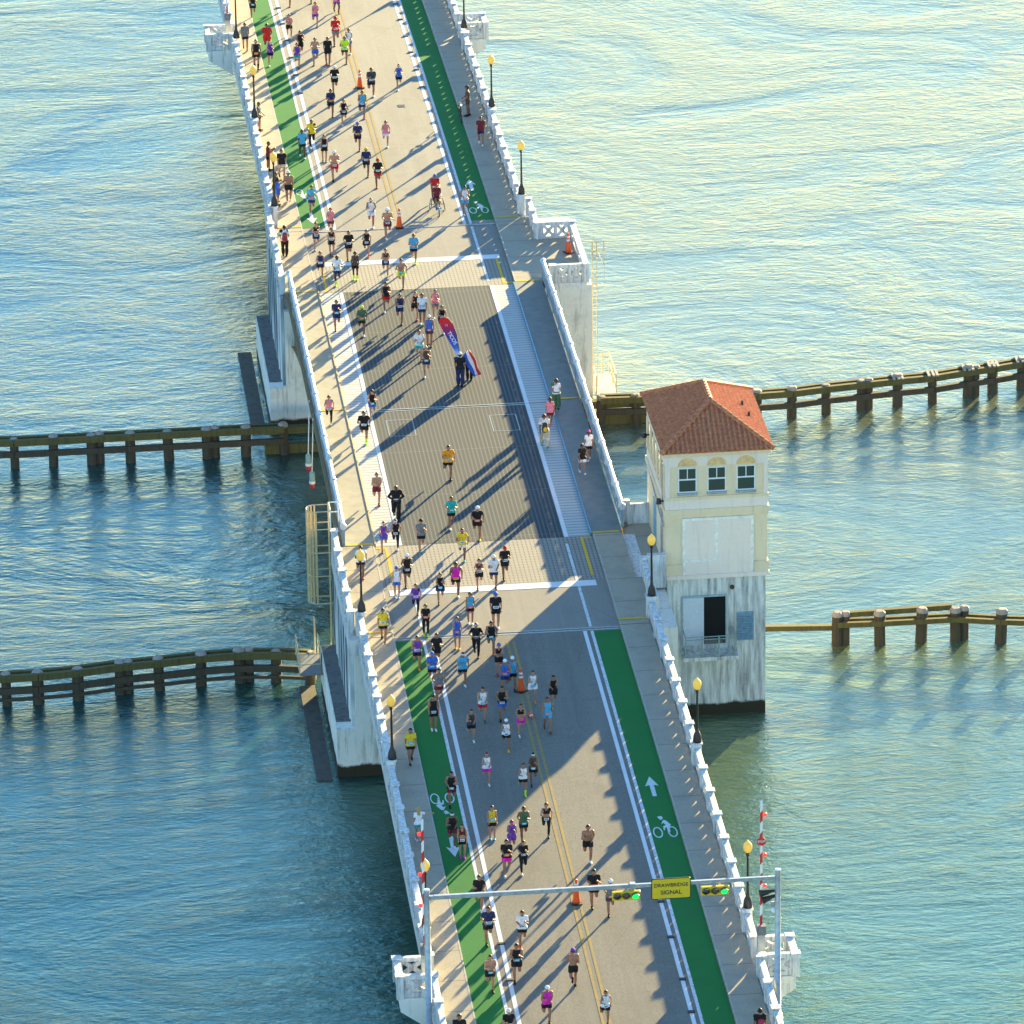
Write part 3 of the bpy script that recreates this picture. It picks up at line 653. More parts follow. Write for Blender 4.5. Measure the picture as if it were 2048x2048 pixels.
for i in range(k+1):
    x = E0+.1+(E1-E0-.2)*i/k; t = 1-abs(x-RXc)/((E1-E0)/2)
    rib((x, F0, EZ), (x, F0+(RY0-F0)*t, EZ+(RZ-EZ)*t)); rib((x, F1, EZ), (x, F1-(F1-RY1)*t, EZ+(RZ-EZ)*t))
k = int((F1-F0)/sp)
for i in range(k+1):
    y = F0+.1+(F1-F0-.2)*i/k; t = min(1, (y-F0)/(RY0-F0), (F1-y)/(F1-RY1))
    rib((E0, y, EZ), (E0+(RXc-E0)*t, y, EZ+(RZ-EZ)*t)); rib((E1, y, EZ), (E1-(E1-RXc)*t, y, EZ+(RZ-EZ)*t))
roof = B(mb, 'roof', M_roof)
mb = MB(); 
for a, b in (((E0,F0,EZ),(RXc,RY0,RZ)), ((E1,F0,EZ),(RXc,RY0,RZ)), ((E1,F1,EZ),(RXc,RY1,RZ)), ((E0,F1,EZ),(RXc,RY1,RZ)), ((RXc,RY0,RZ),(RXc,RY1,RZ))):
    A, Bv = Vector(a), Vector(b); n_ = int((Bv-A).length/.32)
    for i in range(n_): mb.tube(A.lerp(Bv, i/n_)+Vector((0,0,.05)), A.lerp(Bv, (i+1)/n_)+Vector((0,0,.05)), .14, .115, 10)
o = mb.obj('ridge_tile', M_roof, roof)
for yy, xx in ((9.6, 12.2), (8.4, 12.35)):
    z = EZ+(RZ-EZ)*(E1-xx)/(E1-RXc); mb = MB(); mb.tube((xx, yy, z), (xx, yy, z+.28), .06, n=8); o = mb.obj('vent_pipe', M_iron, roof)
# ------------------------------------------------------------------ lamp posts
def lamp_post():
    root = empty('lamp_post', (0, 0, 0))
    mb = MB(); mb.lathe([(.20,0),(.19,.10),(.17,.30),(.13,.42),(.09,.50),(.062,.62),(.05,1.2),(.042,2.30),(.05,2.33),(.075,2.36),(.075,2.41),(.05,2.44)], 12); mb.obj('post', M_iron, root, None, True)
    mb = MB(); mb.lathe([(.055,2.43),(.10,2.47),(.11,2.50),(.06,2.51)], 12); mb.obj('fitter', M_iron, root)
    mb = MB(); mb.lathe([(.10,2.505),(.15,2.58),(.19,2.70),(.185,2.79),(.175,2.85),(.13,2.92),(.07,2.98),(.03,3.02),(.02,3.06)], 16); mb.obj('globe', M_globe, root, None, True)
    return root
lamp0 = lamp_post(); first = True
LT = {(-1, .75): 'lamp post with amber globe overlapping the white-shirted runner on left sidewalk',
 (-1, lamps_lo[1]): 'dark lamp post with amber globe on the left parapet above the near pier foot',
 (-1, lamps_lo[2]): 'amber lamp on the left parapet partly behind the striped barrier arm',
 (1, .75): 'dark lamp post with dull amber globe in the shade of the tower',
 (1, lamps_lo[1]): 'amber lamp post on the right parapet in front of the tower foot',
 (1, lamps_lo[2]): 'slim amber lamp post on the right parapet beside the striped barrier arm',
 (-1, 56.7): 'amber lamp post on the left parapet beside spectators leaning on the rail',
 (-1, lamps_hi[1]): 'amber lamp post on the left parapet with a spectator just below it',
 (-1, lamps_hi[2]): 'lamp post at the top left beside the white platform, globe out of frame',
 (-1, lamps_hi[3]): 'farthest lamp post on the left side, mostly out of frame',
 (1, 56.7): 'amber lamp post on the right parapet just before the cone bay',
 (1, lamps_hi[1]): 'amber lamp post on the right parapet beyond the standing cyclist',
 (1, lamps_hi[2]): 'lamp post at the top right beside the white platform, globe out of frame',
 (1, lamps_hi[3]): 'farthest lamp post on the right side, mostly out of frame'}
for sx in (-1, 1):
    for y in lamps_lo+lamps_hi:
        o = lamp0 if first else copy_tree(lamp0); first = False
        xx = {(-1): -6.6, 1: 6.77}[sx]
        o.location = (xx, y, zc(y)+1.17); tag(o, LT[(sx, y)], 'lamp post', 'amber globe lamps on the parapets')
# ------------------------------------------------------------------ traffic cones
def cone(tall=True):
    root = empty('traffic_cone', (0, 0, 0))
    mb = MB(); mb.box(-.22, .22, -.22, .22, 0, .05); mb.obj('base', M_black, root)
    mb = MB(); mb.lathe([(.17,.05),(.155,.14),(.115,.52),(.085,.80),(.05,1.08),(.045,1.10)], 16); mb.obj('cone_body', M_orange, root, None, True)
    for z0, z1 in ((.66, .76), (.84, .93)):
        r = lambda z: .163-(z-.1)*.118
        mb = MB(); mb.lathe([(r(z0)+.006, z0), (r(z1)+.006, z1)], 16); mb.obj('reflective_band', M_wht, root, None, True)
    return root
c0 = cone(); cl = [(0.0, 80.9, 'orange cone on the centre line near the top of the road'), (0.0, 55.4, 'orange cone on the centre line at the far expansion joint'),
 (-.05, -6.4, 'orange cone among runners on the near road in the tower shadow'), (.02, -27.4, 'orange cone under the gantry arm on the near road'), (8.5, 49.7, 'orange cone with dark base standing in the white bay')]
for i, (x, y, lb) in enumerate(cl):
    o = c0 if i == 0 else copy_tree(c0); o.location = (x, y, zc(y)+(.12 if i == 4 else .008)); o.rotation_euler = (0, 0, rnd.random()); tag(o, lb, 'traffic cone', 'tall orange traffic cones')
root = empty('traffic_cone', (.09, -9.0, zc(-9)+.075), 'small orange cone lying on its side on the yellow line', 'traffic cone'); root.rotation_euler = (R(90), 0, R(6))
mb = MB(); mb.lathe([(.12,0),(.10,.1),(.03,.42),(.028,.43)], 14); mb.obj('cone_body', M_orange, root, None, True); mb = MB(); mb.lathe([(.080,.20),(.062,.28)], 14); mb.obj('reflective_band', M_wht, root)
# ------------------------------------------------------------------ signal gantry
GY = -37.0; gz = zc(GY)
G = empty('signal_gantry', (0, GY, 0), 'grey steel gantry spanning the near road on two poles', 'gantry')
for sx, px in ((-1, -7.08), (1, 7.13)):
    mb = MB(); mb.lathe([(.20,-1.6),(.20,-1.5),(.135,-1.5),(.115,4.93),(.115,4.96)], 14, (px, 0, 0)); mb.obj('pole', M_steel, G, None, True)
    mb = MB(); mb.lathe([(.125,4.955),(.12,4.98),(.05,4.99)], 14, (px, 0, 0)); mb.obj('pole_cap', M_wht, G)
    mb = MB(); mb.box(px-sx*0-.22, px+.22, -.22, .22, -1.95, -1.62); mb.prism([(px, -1.62), (px, -3.2), (px-sx*.6, -3.4), (px-sx*.6, -1.62)], -.2, .2, 'y'); mb.obj('bracket', M_pier, G)
mb = MB(); mb.box(-6.82, 1.3, -.085, .085, 4.53, 4.70); mb.box(1.2, 6.80, -.075, .075, 4.54, 4.69); bevel(mb.obj('arm', M_steel, G), .02)
for q in ((1.12, 1.34, -.12, .12, 4.49, 4.74), (-6.97, -6.80, -.06, .06, 4.54, 4.69), (6.80, 7.02, -.06, .06, 4.54, 4.69)): mb = MB(); mb.box(*q); mb.obj('flange', M_steel, G)
def signal(x0, label):
    root = empty('traffic_signal', (x0, GY-.22, 4.28), label, 'traffic signal', 'yellow horizontal signals on the gantry')
    mb = MB(); mb.box(-.57, .57, -.02, .16, -.19, .19); bevel(mb.obj('housing', M_yelp, root), .02)
    for i, x in enumerate((-.37, 0, .37)):
        lm = M_glit if i == 2 else plain('dark_lens', (.03,.02,.02) if i == 0 else (.12,.05,.02), .2)
        mb = MB(); mb.lathe([(.15, 0), (.12, .05), (.05, .075)], 14); mb.v = [(x+a, -.02-c, b) for a, b, c in mb.v]; mb.obj('lens', lm, root, None, True)
        mb = MB(); n_ = 12; vs = []; fs = []
        for q in range(n_+1):
            a = R(-20)+(math.pi+R(40))*q/n_
            for yy, rr in ((-.02, .165), (-.20 if 2 < q < 10 else -.10, .165), (-.20 if 2 < q < 10 else -.10, .155), (-.02, .155)): vs.append((x+rr*math.cos(a), yy, rr*math.sin(a)))
        for q in range(n_):
            for e in range(4): fs.append((q*4+e, q*4+(e+1) % 4, (q+1)*4+(e+1) % 4, (q+1)*4+e))
        mb.add(vs, fs); mb.obj('visor', plain('grey_visor', (.10,.10,.10), .35, .3), root)
    mb = MB(); mb.box(-.04, .04, .05, .22, .10, .38); mb.obj('hanger', M_steel, root)
    return root
signal(.95, 'yellow horizontal traffic signal with green lit, left of the drawbridge sign')
signal(4.55, 'yellow horizontal traffic signal with green lit, right of the drawbridge sign')
def text_mesh(txt, size, mat, parent, loc, rot=(R(90), 0, 0), name='lettering', depth=.006, spacing=1.0):
    c = bpy.data.curves.new('text', 'FONT'); c.body = txt; c.size = size; c.align_x = 'CENTER'; c.align_y = 'CENTER'; c.extrude = depth; c.space_character = spacing; c.offset = size*.012
    t = bpy.data.objects.new('tmp', c); COL.objects.link(t); bpy.context.view_layer.update()
    me = bpy.data.meshes.new_from_object(t.evaluated_get(bpy.context.evaluated_depsgraph_get())); bpy.data.objects.remove(t)
    me.materials.clear(); me.materials.append(mat); o = link(name, me, parent, loc); o.rotation_euler = rot; return o
sg = empty('drawbridge_sign', (2.77, GY-.16, 4.48), 'yellow sign reading DRAWBRIDGE SIGNAL with black border', 'sign')
def rrect(w, h, r):
    p = []
    for cx, cy, a0 in ((w-r, h-r, 0), (-w+r, h-r, 90), (-w+r, -h+r, 180), (w-r, -h+r, 270)):
        for k in range(5): a = R(a0+k*22.5); p.append((cx+r*math.cos(a), cy+r*math.sin(a)))
    return p
mb = MB(); mb.prism(rrect(.80, .46, .08), -.012, .02, 'y'); mb.obj('border', M_black, sg)
mb = MB(); mb.prism(rrect(.765, .425, .06), -.018, -.010, 'y'); mb.obj('panel', M_yelp, sg)
text_mesh('DRAWBRIDGE', .215, M_black, sg, (0, -.022, .15)); text_mesh('SIGNAL', .255, M_black, sg, (0, -.022, -.17))
# horns and floodlight on the right pole
hs = empty('warning_horn', (6.85, GY+.1, 3.9), 'black warning horns and a floodlight hanging beside the right gantry pole', 'horn')
mb = MB(); mb.tube((.15, 0, .1), (-.45, -.1, .05), .05, .17, 12); mb.obj('horn', M_iron, hs); mb = MB(); mb.tube((.2, 0, -.12), (-.35, -.15, -.25), .05, .16, 12); mb.obj('horn', M_iron, hs)
mb = MB(); mb.tube((.18, 0, .35), (.18, 0, -.5), .02, n=6); mb.box(.02, .28, -.06, .06, -.62, -.40); mb.obj('bracket', M_steel, hs)
mb = MB(); mb.lathe([(.03,0),(.10,-.05),(.13,-.2),(.05,-.26)], 10, (.12, 0, -.62)); mb.obj('floodlight', M_wht, hs)
# ------------------------------------------------------------------ barrier gates
def barrier(sx, x, y, label):
    z = zc(y); root = empty('barrier_gate', (x, y, z), label, 'barrier gate', 'raised red and white barrier arms')
    mb = MB(); mb.box(-.16, .16, -.13, .13, 0, 1.55); bevel(mb.obj('drive_box', plain('grey_enamel', (.42,.42,.38), .5), root), .03)
    mb = MB(); mb.box(-.17, .19, -.16, .16, 1.55, 1.95); mb.obj('pivot_housing', plain('dark_grey_enamel', (.16,.17,.18), .5), root)
    mb = MB(); z0 = 1.95; n_ = 12; L = 5.6; s = L/n_
    for i in range(n_):
        mb.prism([(-.05, z0+i*s-.06), (.05, z0+i*s+.06), (.05, z0+(i+1)*s+.06), (-.05, z0+(i+1)*s-.06)], -.03, .03, 'y', i % 2)
    mb.obj('arm', [M_red, M_wht], root)
    for zz in (3.7, 5.1, 6.9):
        mb = MB(); mb.lathe([(.03,0),(.07,.02),(.085,.07),(.065,.12),(.03,.14)], 12); mb.v = [(-sx*0+.14*(1 if sx > 0 else -1)+c*.0+a, b-.08, zz+c) for a, b, c in mb.v]; mb.obj('warning_light', M_rlit, root, None, True)
    if sx > 0:
        mb = MB(); pts = [(.2*math.cos(R(22.5+45*k)), 5.75+.2*math.sin(R(22.5+45*k))) for k in range(8)]; mb.prism(pts, -.055, -.04, 'y'); d = mb.obj('stop_disc', M_red, root)
        text_mesh('STOP', .13, M_wht, root, (0, -.06, 5.75), name='stop_lettering', depth=.003)
    return root
barrier(-1, -6.95, -34.0, 'raised red and white barrier arm on the left beside the gantry pole')
barrier(1, 6.88, -34.0, 'raised red and white barrier arm with small stop disc, right of the road')
barrier(-1, -6.95, 90.9, 'far left barrier arm at the top of the frame above the white platform')
# ------------------------------------------------------------------ fender fences in the water
pile_me = MB(); pile_me.tube((0, 0, -2.0), (0, 0, 1.5), .25, .23, 10); pile_me.tube((0, 0, 1.5), (0, 0, 1.62), .25, .24, 10, 1); pile_me.tube((0, 0, 1.62), (0, 0, 1.72), .24, .15, 10, 1)
pile_me = pile_me.mesh('pile', [M_wood, M_cap])
def fence(label, pts, double=(), rails=((-1.0, .16, .24), (-.35, .14, .22)), top=1.62, piles=True, planks=False, skip=0):
    root = empty('fender_fence', (pts[0][0], pts[0][1], WZ), label, 'timber fence', 'timber fender fences in the water')
    o0 = Vector((pts[0][0], pts[0][1], 0))
    for i, p in enumerate(pts):
        if i < skip: continue
        q = link('pile', pile_me, root, Vector((p[0], p[1], 0))-o0); q.rotation_euler = (rnd.uniform(-.035, .035), rnd.uniform(-.035, .035), rnd.uniform(-3, 3)); q.scale = (rnd.uniform(1.0, 1.22),)*2+(1+rnd.uniform(-.05, .05),)
        if i in double: q = link('pile', pile_me, root, Vector((p[0]+.42, p[1]+.1, 0))-o0); q.rotation_euler = (0, 0, .1)
    for j, (zz, hw, hh) in enumerate(rails):
        mb = MB()
        for side in ((-.24, .24) if j == 0 else (-.24,)):
            for a, b in zip(pts, pts[1:]):
                A = Vector((a[0], a[1], 0))-o0; Bv = Vector((b[0], b[1], 0))-o0; d = (Bv-A).normalized(); nn = Vector((-d.y, d.x, 0)); off = nn*side; hwv = nn*hw*.5
                z0, z1 = top+zz-.0, top+zz+hh; v = []
                for P in (A+off, Bv+off):
                    for s_, z in ((-1, z0), (1, z0), (1, z1), (-1, z1)): v.append(P+hwv*s_+Vector((0, 0, z)))
                mb.add(v, [(0,1,2,3),(7,6,5,4),(0,4,5,1),(1,5,6,2),(2,6,7,3),(3,7,4,0)])
        mb.obj('rail', M_moss if j == 0 else M_wood, root)
    if planks:
        for i, p in enumerate(pts):
            if i < planks: continue
            mb = MB(); A = Vector((p[0], p[1], 0))-o0
            for dx in (-.25, .0, .2): mb.box(A.x+dx-.07, A.x+dx+.07, A.y-.45, A.y+.45, top+.0, top+.07)
            mb.obj('cross_plank', M_cap, root)
    return root
RL = ((-.34, .22, .34), (-.98, .20, .32))
fence('far left timber fence running from the left edge to the far pier', [(-31.4+2*i, 42.4-.15*i if i < 5 else 41.5) for i in range(13)], double=(7, 10), rails=RL)
fence('near left timber fence curving to the little landing at the near pier', [(-28.7, 10.9), (-26.7, 11.1), (-24.8, 11.2), (-22.8, 11.3), (-21.3, 11.3), (-19.4, 11.5), (-17.4, 11.9), (-15.5, 12.1), (-13.5, 12.4), (-11.6, 12.5), (-9.9, 12.3), (-8.3, 11.9)], double=(6, 9), rails=RL+((-1.35, .14, .16),))
fence('far right timber fence curving away from the far pier behind the tower roof', [(9.4, 43.3), (11.3, 43.2), (13.3, 43.1), (15.2, 43.0), (17.6, 42.8), (19.5, 42.9), (21.4, 43.3), (23.3, 43.6), (25.3, 43.9), (27.2, 44.1), (29.2, 44.7), (30.6, 45.0), (32.2, 45.5), (34.2, 46.2), (36.0, 47.0)], double=(7, 10, 12), rails=RL, planks=8)
fence('near right timber fence with a single beam reaching the tower', [(17.3, 13.0), (19.4, 12.9), (21.4, 12.9), (23.1, 12.9), (25.2, 12.3), (27.2, 11.9), (29.0, 11.4)], double=(0, 3), rails=((-.55, .18, .26), (.0, .16, .22)) if False else ((-.60, .18, .26),))
root = empty('fender_beam', (12.9, 13.1, WZ), 'single weathered timber beam from the tower to the near right fence', 'timber beam')
mb = MB(); v = []; mb.prism([(0, .95), (0, 1.22), (4.4, 1.02), (4.4, .78)], -.14, .14, 'y'); mb.obj('beam', M_moss, root)
root = empty('fender_beam', (17.5, 13.15, WZ), 'mossy upper timber beam on top of the near right fence', 'timber beam')
mb = MB(); mb.prism([(0, 1.38), (0, 1.64), (5.4, 1.76), (5.4, 1.5)], -.12, .12, 'y'); mb.obj('beam', M_moss, root)
root = empty('fender_walk', (7.9, 43.4, WZ), 'wide mossy timber fender at the foot of the far pier, right side', 'timber fender')
mb = MB(); mb.box(-1.2, 4.6, -.1, .35, .9, 1.3); mb.box(-1.2, 4.6, -.15, .3, -.5, .55); mb.obj('beam', M_moss, root)
root = empty('fender_walk', (-7.4, 41.6, WZ), 'mossy timber fender under the drawbridge at the far left pier', 'timber fender')
mb = MB(); mb.box(-1.0, 3.5, -.15, .3, 1.1, 1.45); mb.box(-1.0, 3.5, -.1, .25, -.4, .5); mb.obj('beam', M_moss, root)
# ------------------------------------------------------------------ ladders and landings
def railing(mb, pts, z0, h=1.0, r=.022, mid=True):
    for a, b in zip(pts, pts[1:]):
        for hh in ((h, h*.5) if mid else (h,)): mb.tube((*a, z0+hh), (*b, z0+hh), r, n=6)
    for p in pts: mb.tube((*p, z0), (*p, z0+h), r*1.3, n=6)
root = empty('caged_ladder', (-7.55, 10.9, 0), 'tall beige caged ladder on the left side of the near pier', 'ladder')
mb = MB(); cx, cy = 0, .0
for k in range(9):
    a = R(92+k*22); mb.tube((-.37+.43*math.cos(a), .45*math.sin(a), -2.7), (-.37+.43*math.cos(a), .45*math.sin(a), 2.0), .038, n=6)
for zz in (2.0, 1.1, -.1, -1.3, -2.7):
    n_ = 12; pr = None
    for k in range(n_+1):
        a = R(95+170*k/n_); p = (-.37+.44*math.cos(a), .46*math.sin(a), zz)
        if pr: mb.tube(pr, p, .028, n=5)
        pr = p
    mb.tube((-.41, .46, zz), (.3, .46, zz), .028, n=5); mb.tube((-.41, -.46, zz), (.3, -.46, zz), .028, n=5)
mb.obj('cage', M_beige, root)
mb = MB()
for yy in (-.2, .2): mb.box(.22, .27, yy-.02, yy+.02, -5.2, 2.2)
for k in range(24): mb.tube((.245, -.2, -5.1+k*.3), (.245, .2, -5.1+k*.3), .014, n=5)
mb.obj('ladder', M_beige, root)
mb = MB(); railing(mb, [(.3, -.45), (.3, .45), (.75, .45)], 1.1, 1.0); mb.obj('guard_rail', M_wht, root)
root = empty('landing', (-8.5, 10.0, -5.6), 'small landing with beige rails at the end of the near left fence', 'landing')
mb = MB(); mb.box(-.5, .6, -1.2, 1.25, -.06, 0); mb.obj('grating_floor', plain('grey_grating', (.16,.17,.18), .6, .2), root)
mb = MB(); railing(mb, [(-.5, 1.2), (-.5, -1.2), (.55, -1.2)], 0, 1.05); railing(mb, [(.55, -1.2), (.55, 1.25)], 0, 1.05); mb.obj('railing', M_beige, root)
mb = MB()
for yy in (1.6, 2.0): mb.tube((.45, yy, -1.5), (.45, yy, 1.6), .03, n=6)
for k in range(10): mb.tube((.45, 1.6, -1.4+.3*k), (.45, 2.0, -1.4+.3*k), .015, n=5)
mb.obj('ladder', M_beige, root)
root = empty('ladder', (9.35, 45.9, 0), 'tall thin yellow ladder down the right corner of the far pier', 'ladder')
mb = MB()
for xx in (-.02, .22): mb.box(xx-.02, xx+.02, -.02, .02, -6.3, 1.9)
for k in range(27): mb.tube((0, 0, -6.2+k*.3), (.22, 0, -6.2+k*.3), .014, n=5)
mb.obj('ladder_rails', M_beige, root)
mb = MB(); railing(mb, [(0, 0), (.6, 0)], .9, 1.0); mb.tube((0, 0, 1.9), (.6, .0, .6), .02, n=5); mb.tube((.6, 0, .9), (.6, 0, -.2), .02, n=5); mb.obj('top_guard', M_beige, root)
root = empty('landing', (9.95, 46.5, -6.35), 'low landing with yellow rails beside the far right pier', 'landing')
mb = MB(); mb.box(-.55, .55, -1.55, 1.5, -.1, 0); mb.obj('grating_floor', plain('pale_grating', (.50,.46,.38), .6, .1), root)
mb = MB(); mb.box(-.55, .55, -1.62, -1.55, -.22, .02); railing(mb, [(-.5, 1.45), (.1, 1.45), (.5, 1.45), (.5, 0), (.5, -1.5)], 0, 1.1); railing(mb, [(-.55, -1.5), (-.55, 1.45)], 0, 1.05); mb.obj('railing', M_beige, root)
for i, (y, z1) in enumerate(((29.5, -2.75), (27.0, -2.7))):
    root = empty('navigation_light', (-6.95, y, 0), 'hanging clearance light on a rod under the left rail, %s one' % ('left' if i == 0 else 'right'), 'navigation light', 'clearance lights hanging below the drawbridge')
    mb = MB(); mb.tube((.12, 0, .2), (0, 0, z1), .03, n=6); mb.obj('rod', M_wht, root)
    mb = MB(); mb.lathe([(.05,.1),(.13,.02),(.14,-.25),(.14,-.42)], 12, (0, 0, z1)); mb.obj('housing', plain('teal_grey_housing', (.28,.40,.40), .5), root)
    mb = MB(); mb.lathe([(.15,-.42),(.16,-.50),(.15,-.56)], 12, (0, 0, z1)); mb.obj('collar', M_wht, root); mb = MB(); mb.lathe([(.12,-.56),(.13,-.72),(.06,-.84)], 12, (0, 0, z1)); mb.obj('lens', M_red, root)
# ------------------------------------------------------------------ people
def V3(*a): return np.array(a, float)
def capsule_bm(bm, p0, p1, r0, r1, sy=1.0, seg=10):
    """tapered capsule as a convex hull"""
    vs = []
    for p, r in ((p0, r0), (p1, r1)):
        for i in range(7):
            ph = math.pi*(i/6-.5)
            nn = 1 if i in (0, 6) else seg
            for k in range(nn):
                a = 2*math.pi*k/nn; vs.append(bm.verts.new((p[0]+r*math.cos(ph)*math.cos(a), p[1]+r*sy*math.cos(ph)*math.sin(a), p[2]+r*math.sin(ph))))
    bmesh.ops.convex_hull(bm, input=vs)
def ell_bm(bm, c, rx, ry, rz):
    vs = []
    for i in range(9):
        ph = math.pi*(i/8-.5); nn = 1 if i in (0, 8) else 14
        for k in range(nn):
            a = 2*math.pi*k/nn; vs.append(bm.verts.new((c[0]+rx*math.cos(ph)*math.cos(a), c[1]+ry*math.cos(ph)*math.sin(a), c[2]+rz*math.sin(ph))))
    bmesh.ops.convex_hull(bm, input=vs)
def seg(a): a = R(a); return V3(0, -math.sin(a), -math.cos(a))
def skeleton(pose, female):
    """joints in metres for a 1.76 m figure facing -y; side L is +x"""
    P = dict(lean=7, L=(12, 18), Rr=(-8, 92), aL=(-30, 88), aR=(25, 88), out=.22)
    if pose in '1': P = dict(lean=7, L=(12, 16), Rr=(-12, 88), aL=(-32, 85), aR=(22, 95), out=.24)
    elif pose == '2': P = dict(lean=7, L=(-12, 88), Rr=(12, 16), aL=(22, 95), aR=(-32, 85), out=.24)
    elif pose == '5': P = dict(lean=9, L=(42, 70), Rr=(-22, 28), aL=(-35, 80), aR=(35, 90), out=.20)
    elif pose == '6': P = dict(lean=9, L=(-22, 28), Rr=(42, 70), aL=(35, 90), aR=(-35, 80), out=.20)
    elif pose == '3': P = dict(lean=11, L=(8, 10), Rr=(-26, 62), aL=(-42, 70), aR=(34, 74), out=.34)
    elif pose == '4': P = dict(lean=5, L=(-4, 104), Rr=(16, 24), aL=(28, 104), aR=(-20, 100), out=.14)
    elif pose == 'w': P = dict(lean=2, L=(20, 4), Rr=(-16, 20), aL=(-14, 12), aR=(16, 14), out=.14)
    elif pose == 'v': P = dict(lean=2, L=(-16, 20), Rr=(20, 4), aL=(16, 14), aR=(-14, 12), out=.14)
    elif pose == 's': P = dict(lean=1, L=(4, 4), Rr=(-3, 3), aL=(4, 40), aR=(2, 55), out=.16)
    elif pose == 'h': P = dict(lean=3, L=(5, 5), Rr=(-3, 3), aL=(25, 105), aR=(28, 105), out=.10)
    elif pose == 'a': P = dict(lean=5, L=(12, 16), Rr=(-8, 45), aL=(-12, 60), aR=(-12, 60), out=.55)
    elif pose == 'r': P = dict(lean=3, L=(6, 4), Rr=(-6, 6), aL=(4, 20), aR=(5, 30), out=.12)
    elif pose == 't': P = dict(lean=-12, L=(72, 62), Rr=(72, 62), aL=(20, 60), aR=(20, 60), out=.15)   # seated
    elif pose == 'q': P = dict(lean=6, L=(15, 18), Rr=(-14, 40), aL=(32, 48), aR=(32, 48), out=.12)    # pushing
    hw = .10 if female else .095; sw = .158 if female else .182
    pel = V3(0, 0, 0); ax = V3(0, -math.sin(R(P['lean'])), math.cos(R(P['lean'])))
    J = dict(pel=pel, waist=pel+ax*.17, chest=pel+ax*.36, neck=pel+ax*.52)
    J['head'] = J['neck']+V3(0, -.02, .155)
    for s, n, leg, arm in ((1, 'L', P['L'], P['aL']), (-1, 'R', P['Rr'], P['aR'])):
        h = pel+V3(s*hw, 0, -.02); k = h+seg(leg[0])*.43+V3(s*.01, 0, 0); an = k+seg(leg[0]-leg[1])*.42+V3(-s*.02, 0, 0)
        sa = R(leg[0]-leg[1]); ft = V3(0, -math.cos(sa*.85), math.sin(sa*.85))
        if pose == 't': ft = V3(0, -1, 0)
        J['hip'+n], J['knee'+n], J['ank'+n] = h, k, an; J['heel'+n] = an+V3(0, 0, 0)-ft*.05-V3(0, 0, .045)*(1 if abs(sa) < .6 else .3); J['toe'+n] = J['heel'+n]+ft*.22
        sh = pel+ax*.47+V3(s*sw, 0, 0); o = P['out'] if not (pose == 'r' and s > 0) else .12
        ud = seg(arm[0])+V3(s*o, 0, 0)
        if pose == 'r' and s < 0: ud = V3(-.9, -.15, -.45)
        ud /= np.linalg.norm(ud); e = sh+ud*.29
        fd = seg(arm[0]+arm[1])+V3(-s*(.42 if arm[1] > 70 else .05), 0, 0)
        if pose == 'a': fd = V3(-s*.75, -.45, -.45)
        if pose == 'r' and s < 0: fd = V3(-.95, -.2, -.1)
        if pose == 'h': fd = V3(-s*.45, -.75, .55)
        fd /= np.linalg.norm(fd); wv = e+fd*.25
        J['sho'+n], J['elb'+n], J['wri'+n], J['hd'+n] = sh, e, wv, wv+fd*.08; J['fd'+n] = fd
    return J
def body_bm(J, female):
    bm = bmesh.new(); c = lambda a, b, r0, r1, sy=1: capsule_bm(bm, a, b, r0, r1, sy)
    f = female; X = V3(1, 0, 0)
    c(J['pel']-X*.065, J['pel']+X*.065, .115 if f else .108, .115 if f else .108, .95)
    for s in (-1, 1):
        c(J['pel']+X*s*.05, J['waist']+X*s*.045, .105, .088 if f else .105, .92)
        c(J['waist']+X*s*.045, J['chest']+X*s*.075, .088 if f else .105, .105 if f else .122, .92)
        c(J['chest']+X*s*.07, J['neck']-V3(0, 0, .07)+X*s*.09, .10 if f else .118, .072, .92)
        if f: ell_bm(bm, J['chest']+X*s*.075+V3(0, -.075, 0), .062, .06, .06)
    c(J['shoL'], J['shoR'], .058 if f else .068, .058 if f else .068)
    c(J['neck']-V3(0, 0, .05), J['head']-V3(0, -.01, .05), .058, .05)
    h = J['head']; ell_bm(bm, h, .084, .102, .118); ell_bm(bm, h+V3(0, -.02, -.06), .063, .076, .064)
    c(h+V3(0, -.096, .0), h+V3(0, -.114, -.028), .011, .016)
    for s in (-1, 1): ell_bm(bm, h+V3(s*.085, .005, -.005), .014, .022, .032)
    for n, s in (('L', 1), ('R', -1)):
        g = .88 if f else 1.0
        c(J['sho'+n], J['elb'+n], .056*g, .043*g); c(J['elb'+n], J['wri'+n], .043*g, .028*g)
        fd = J['fd'+n]; w_ = J['wri'+n]; c(w_+fd*.015, w_+fd*.07, .028, .034, .8)
        side = np.cross(fd, V3(s, 0, 0)); side /= max(1e-6, np.linalg.norm(side)); inn = np.cross(side, fd)
        for k in range(4):
            o = side*(.033-.022*k); b = w_+fd*.085+o; m = b+fd*(.034-.004*abs(k-1.4))+inn*(-.010)*s; t = m+fd*.010-inn*s*.028
            c(b, m, .0105, .010); c(m, t, .010, .009)
        tb = w_+fd*.03+side*.034; tm = tb+fd*.035+side*.022; c(tb, tm, .013, .011); c(tm, tm+fd*.022-inn*s*.012, .011, .009)
        c(J['hip'+n], J['knee'+n], .104*(1.03 if f else 1), .062*g); c(J['knee'+n], J['knee'+n]*.6+J['ank'+n]*.4+V3(0, .012, 0), .058*g, .064*g); c(J['knee'+n]*.6+J['ank'+n]*.4+V3(0, .012, 0), J['ank'+n], .064*g, .038*g)
        c(J['ank'+n], J['heel'+n], .036, .034); c(J['heel'+n], J['toe'+n], .034, .026); c(J['heel'+n]*.3+J['toe'+n]*.7+X*.018, J['toe'+n]+X*.012, .028, .022)
    return bm
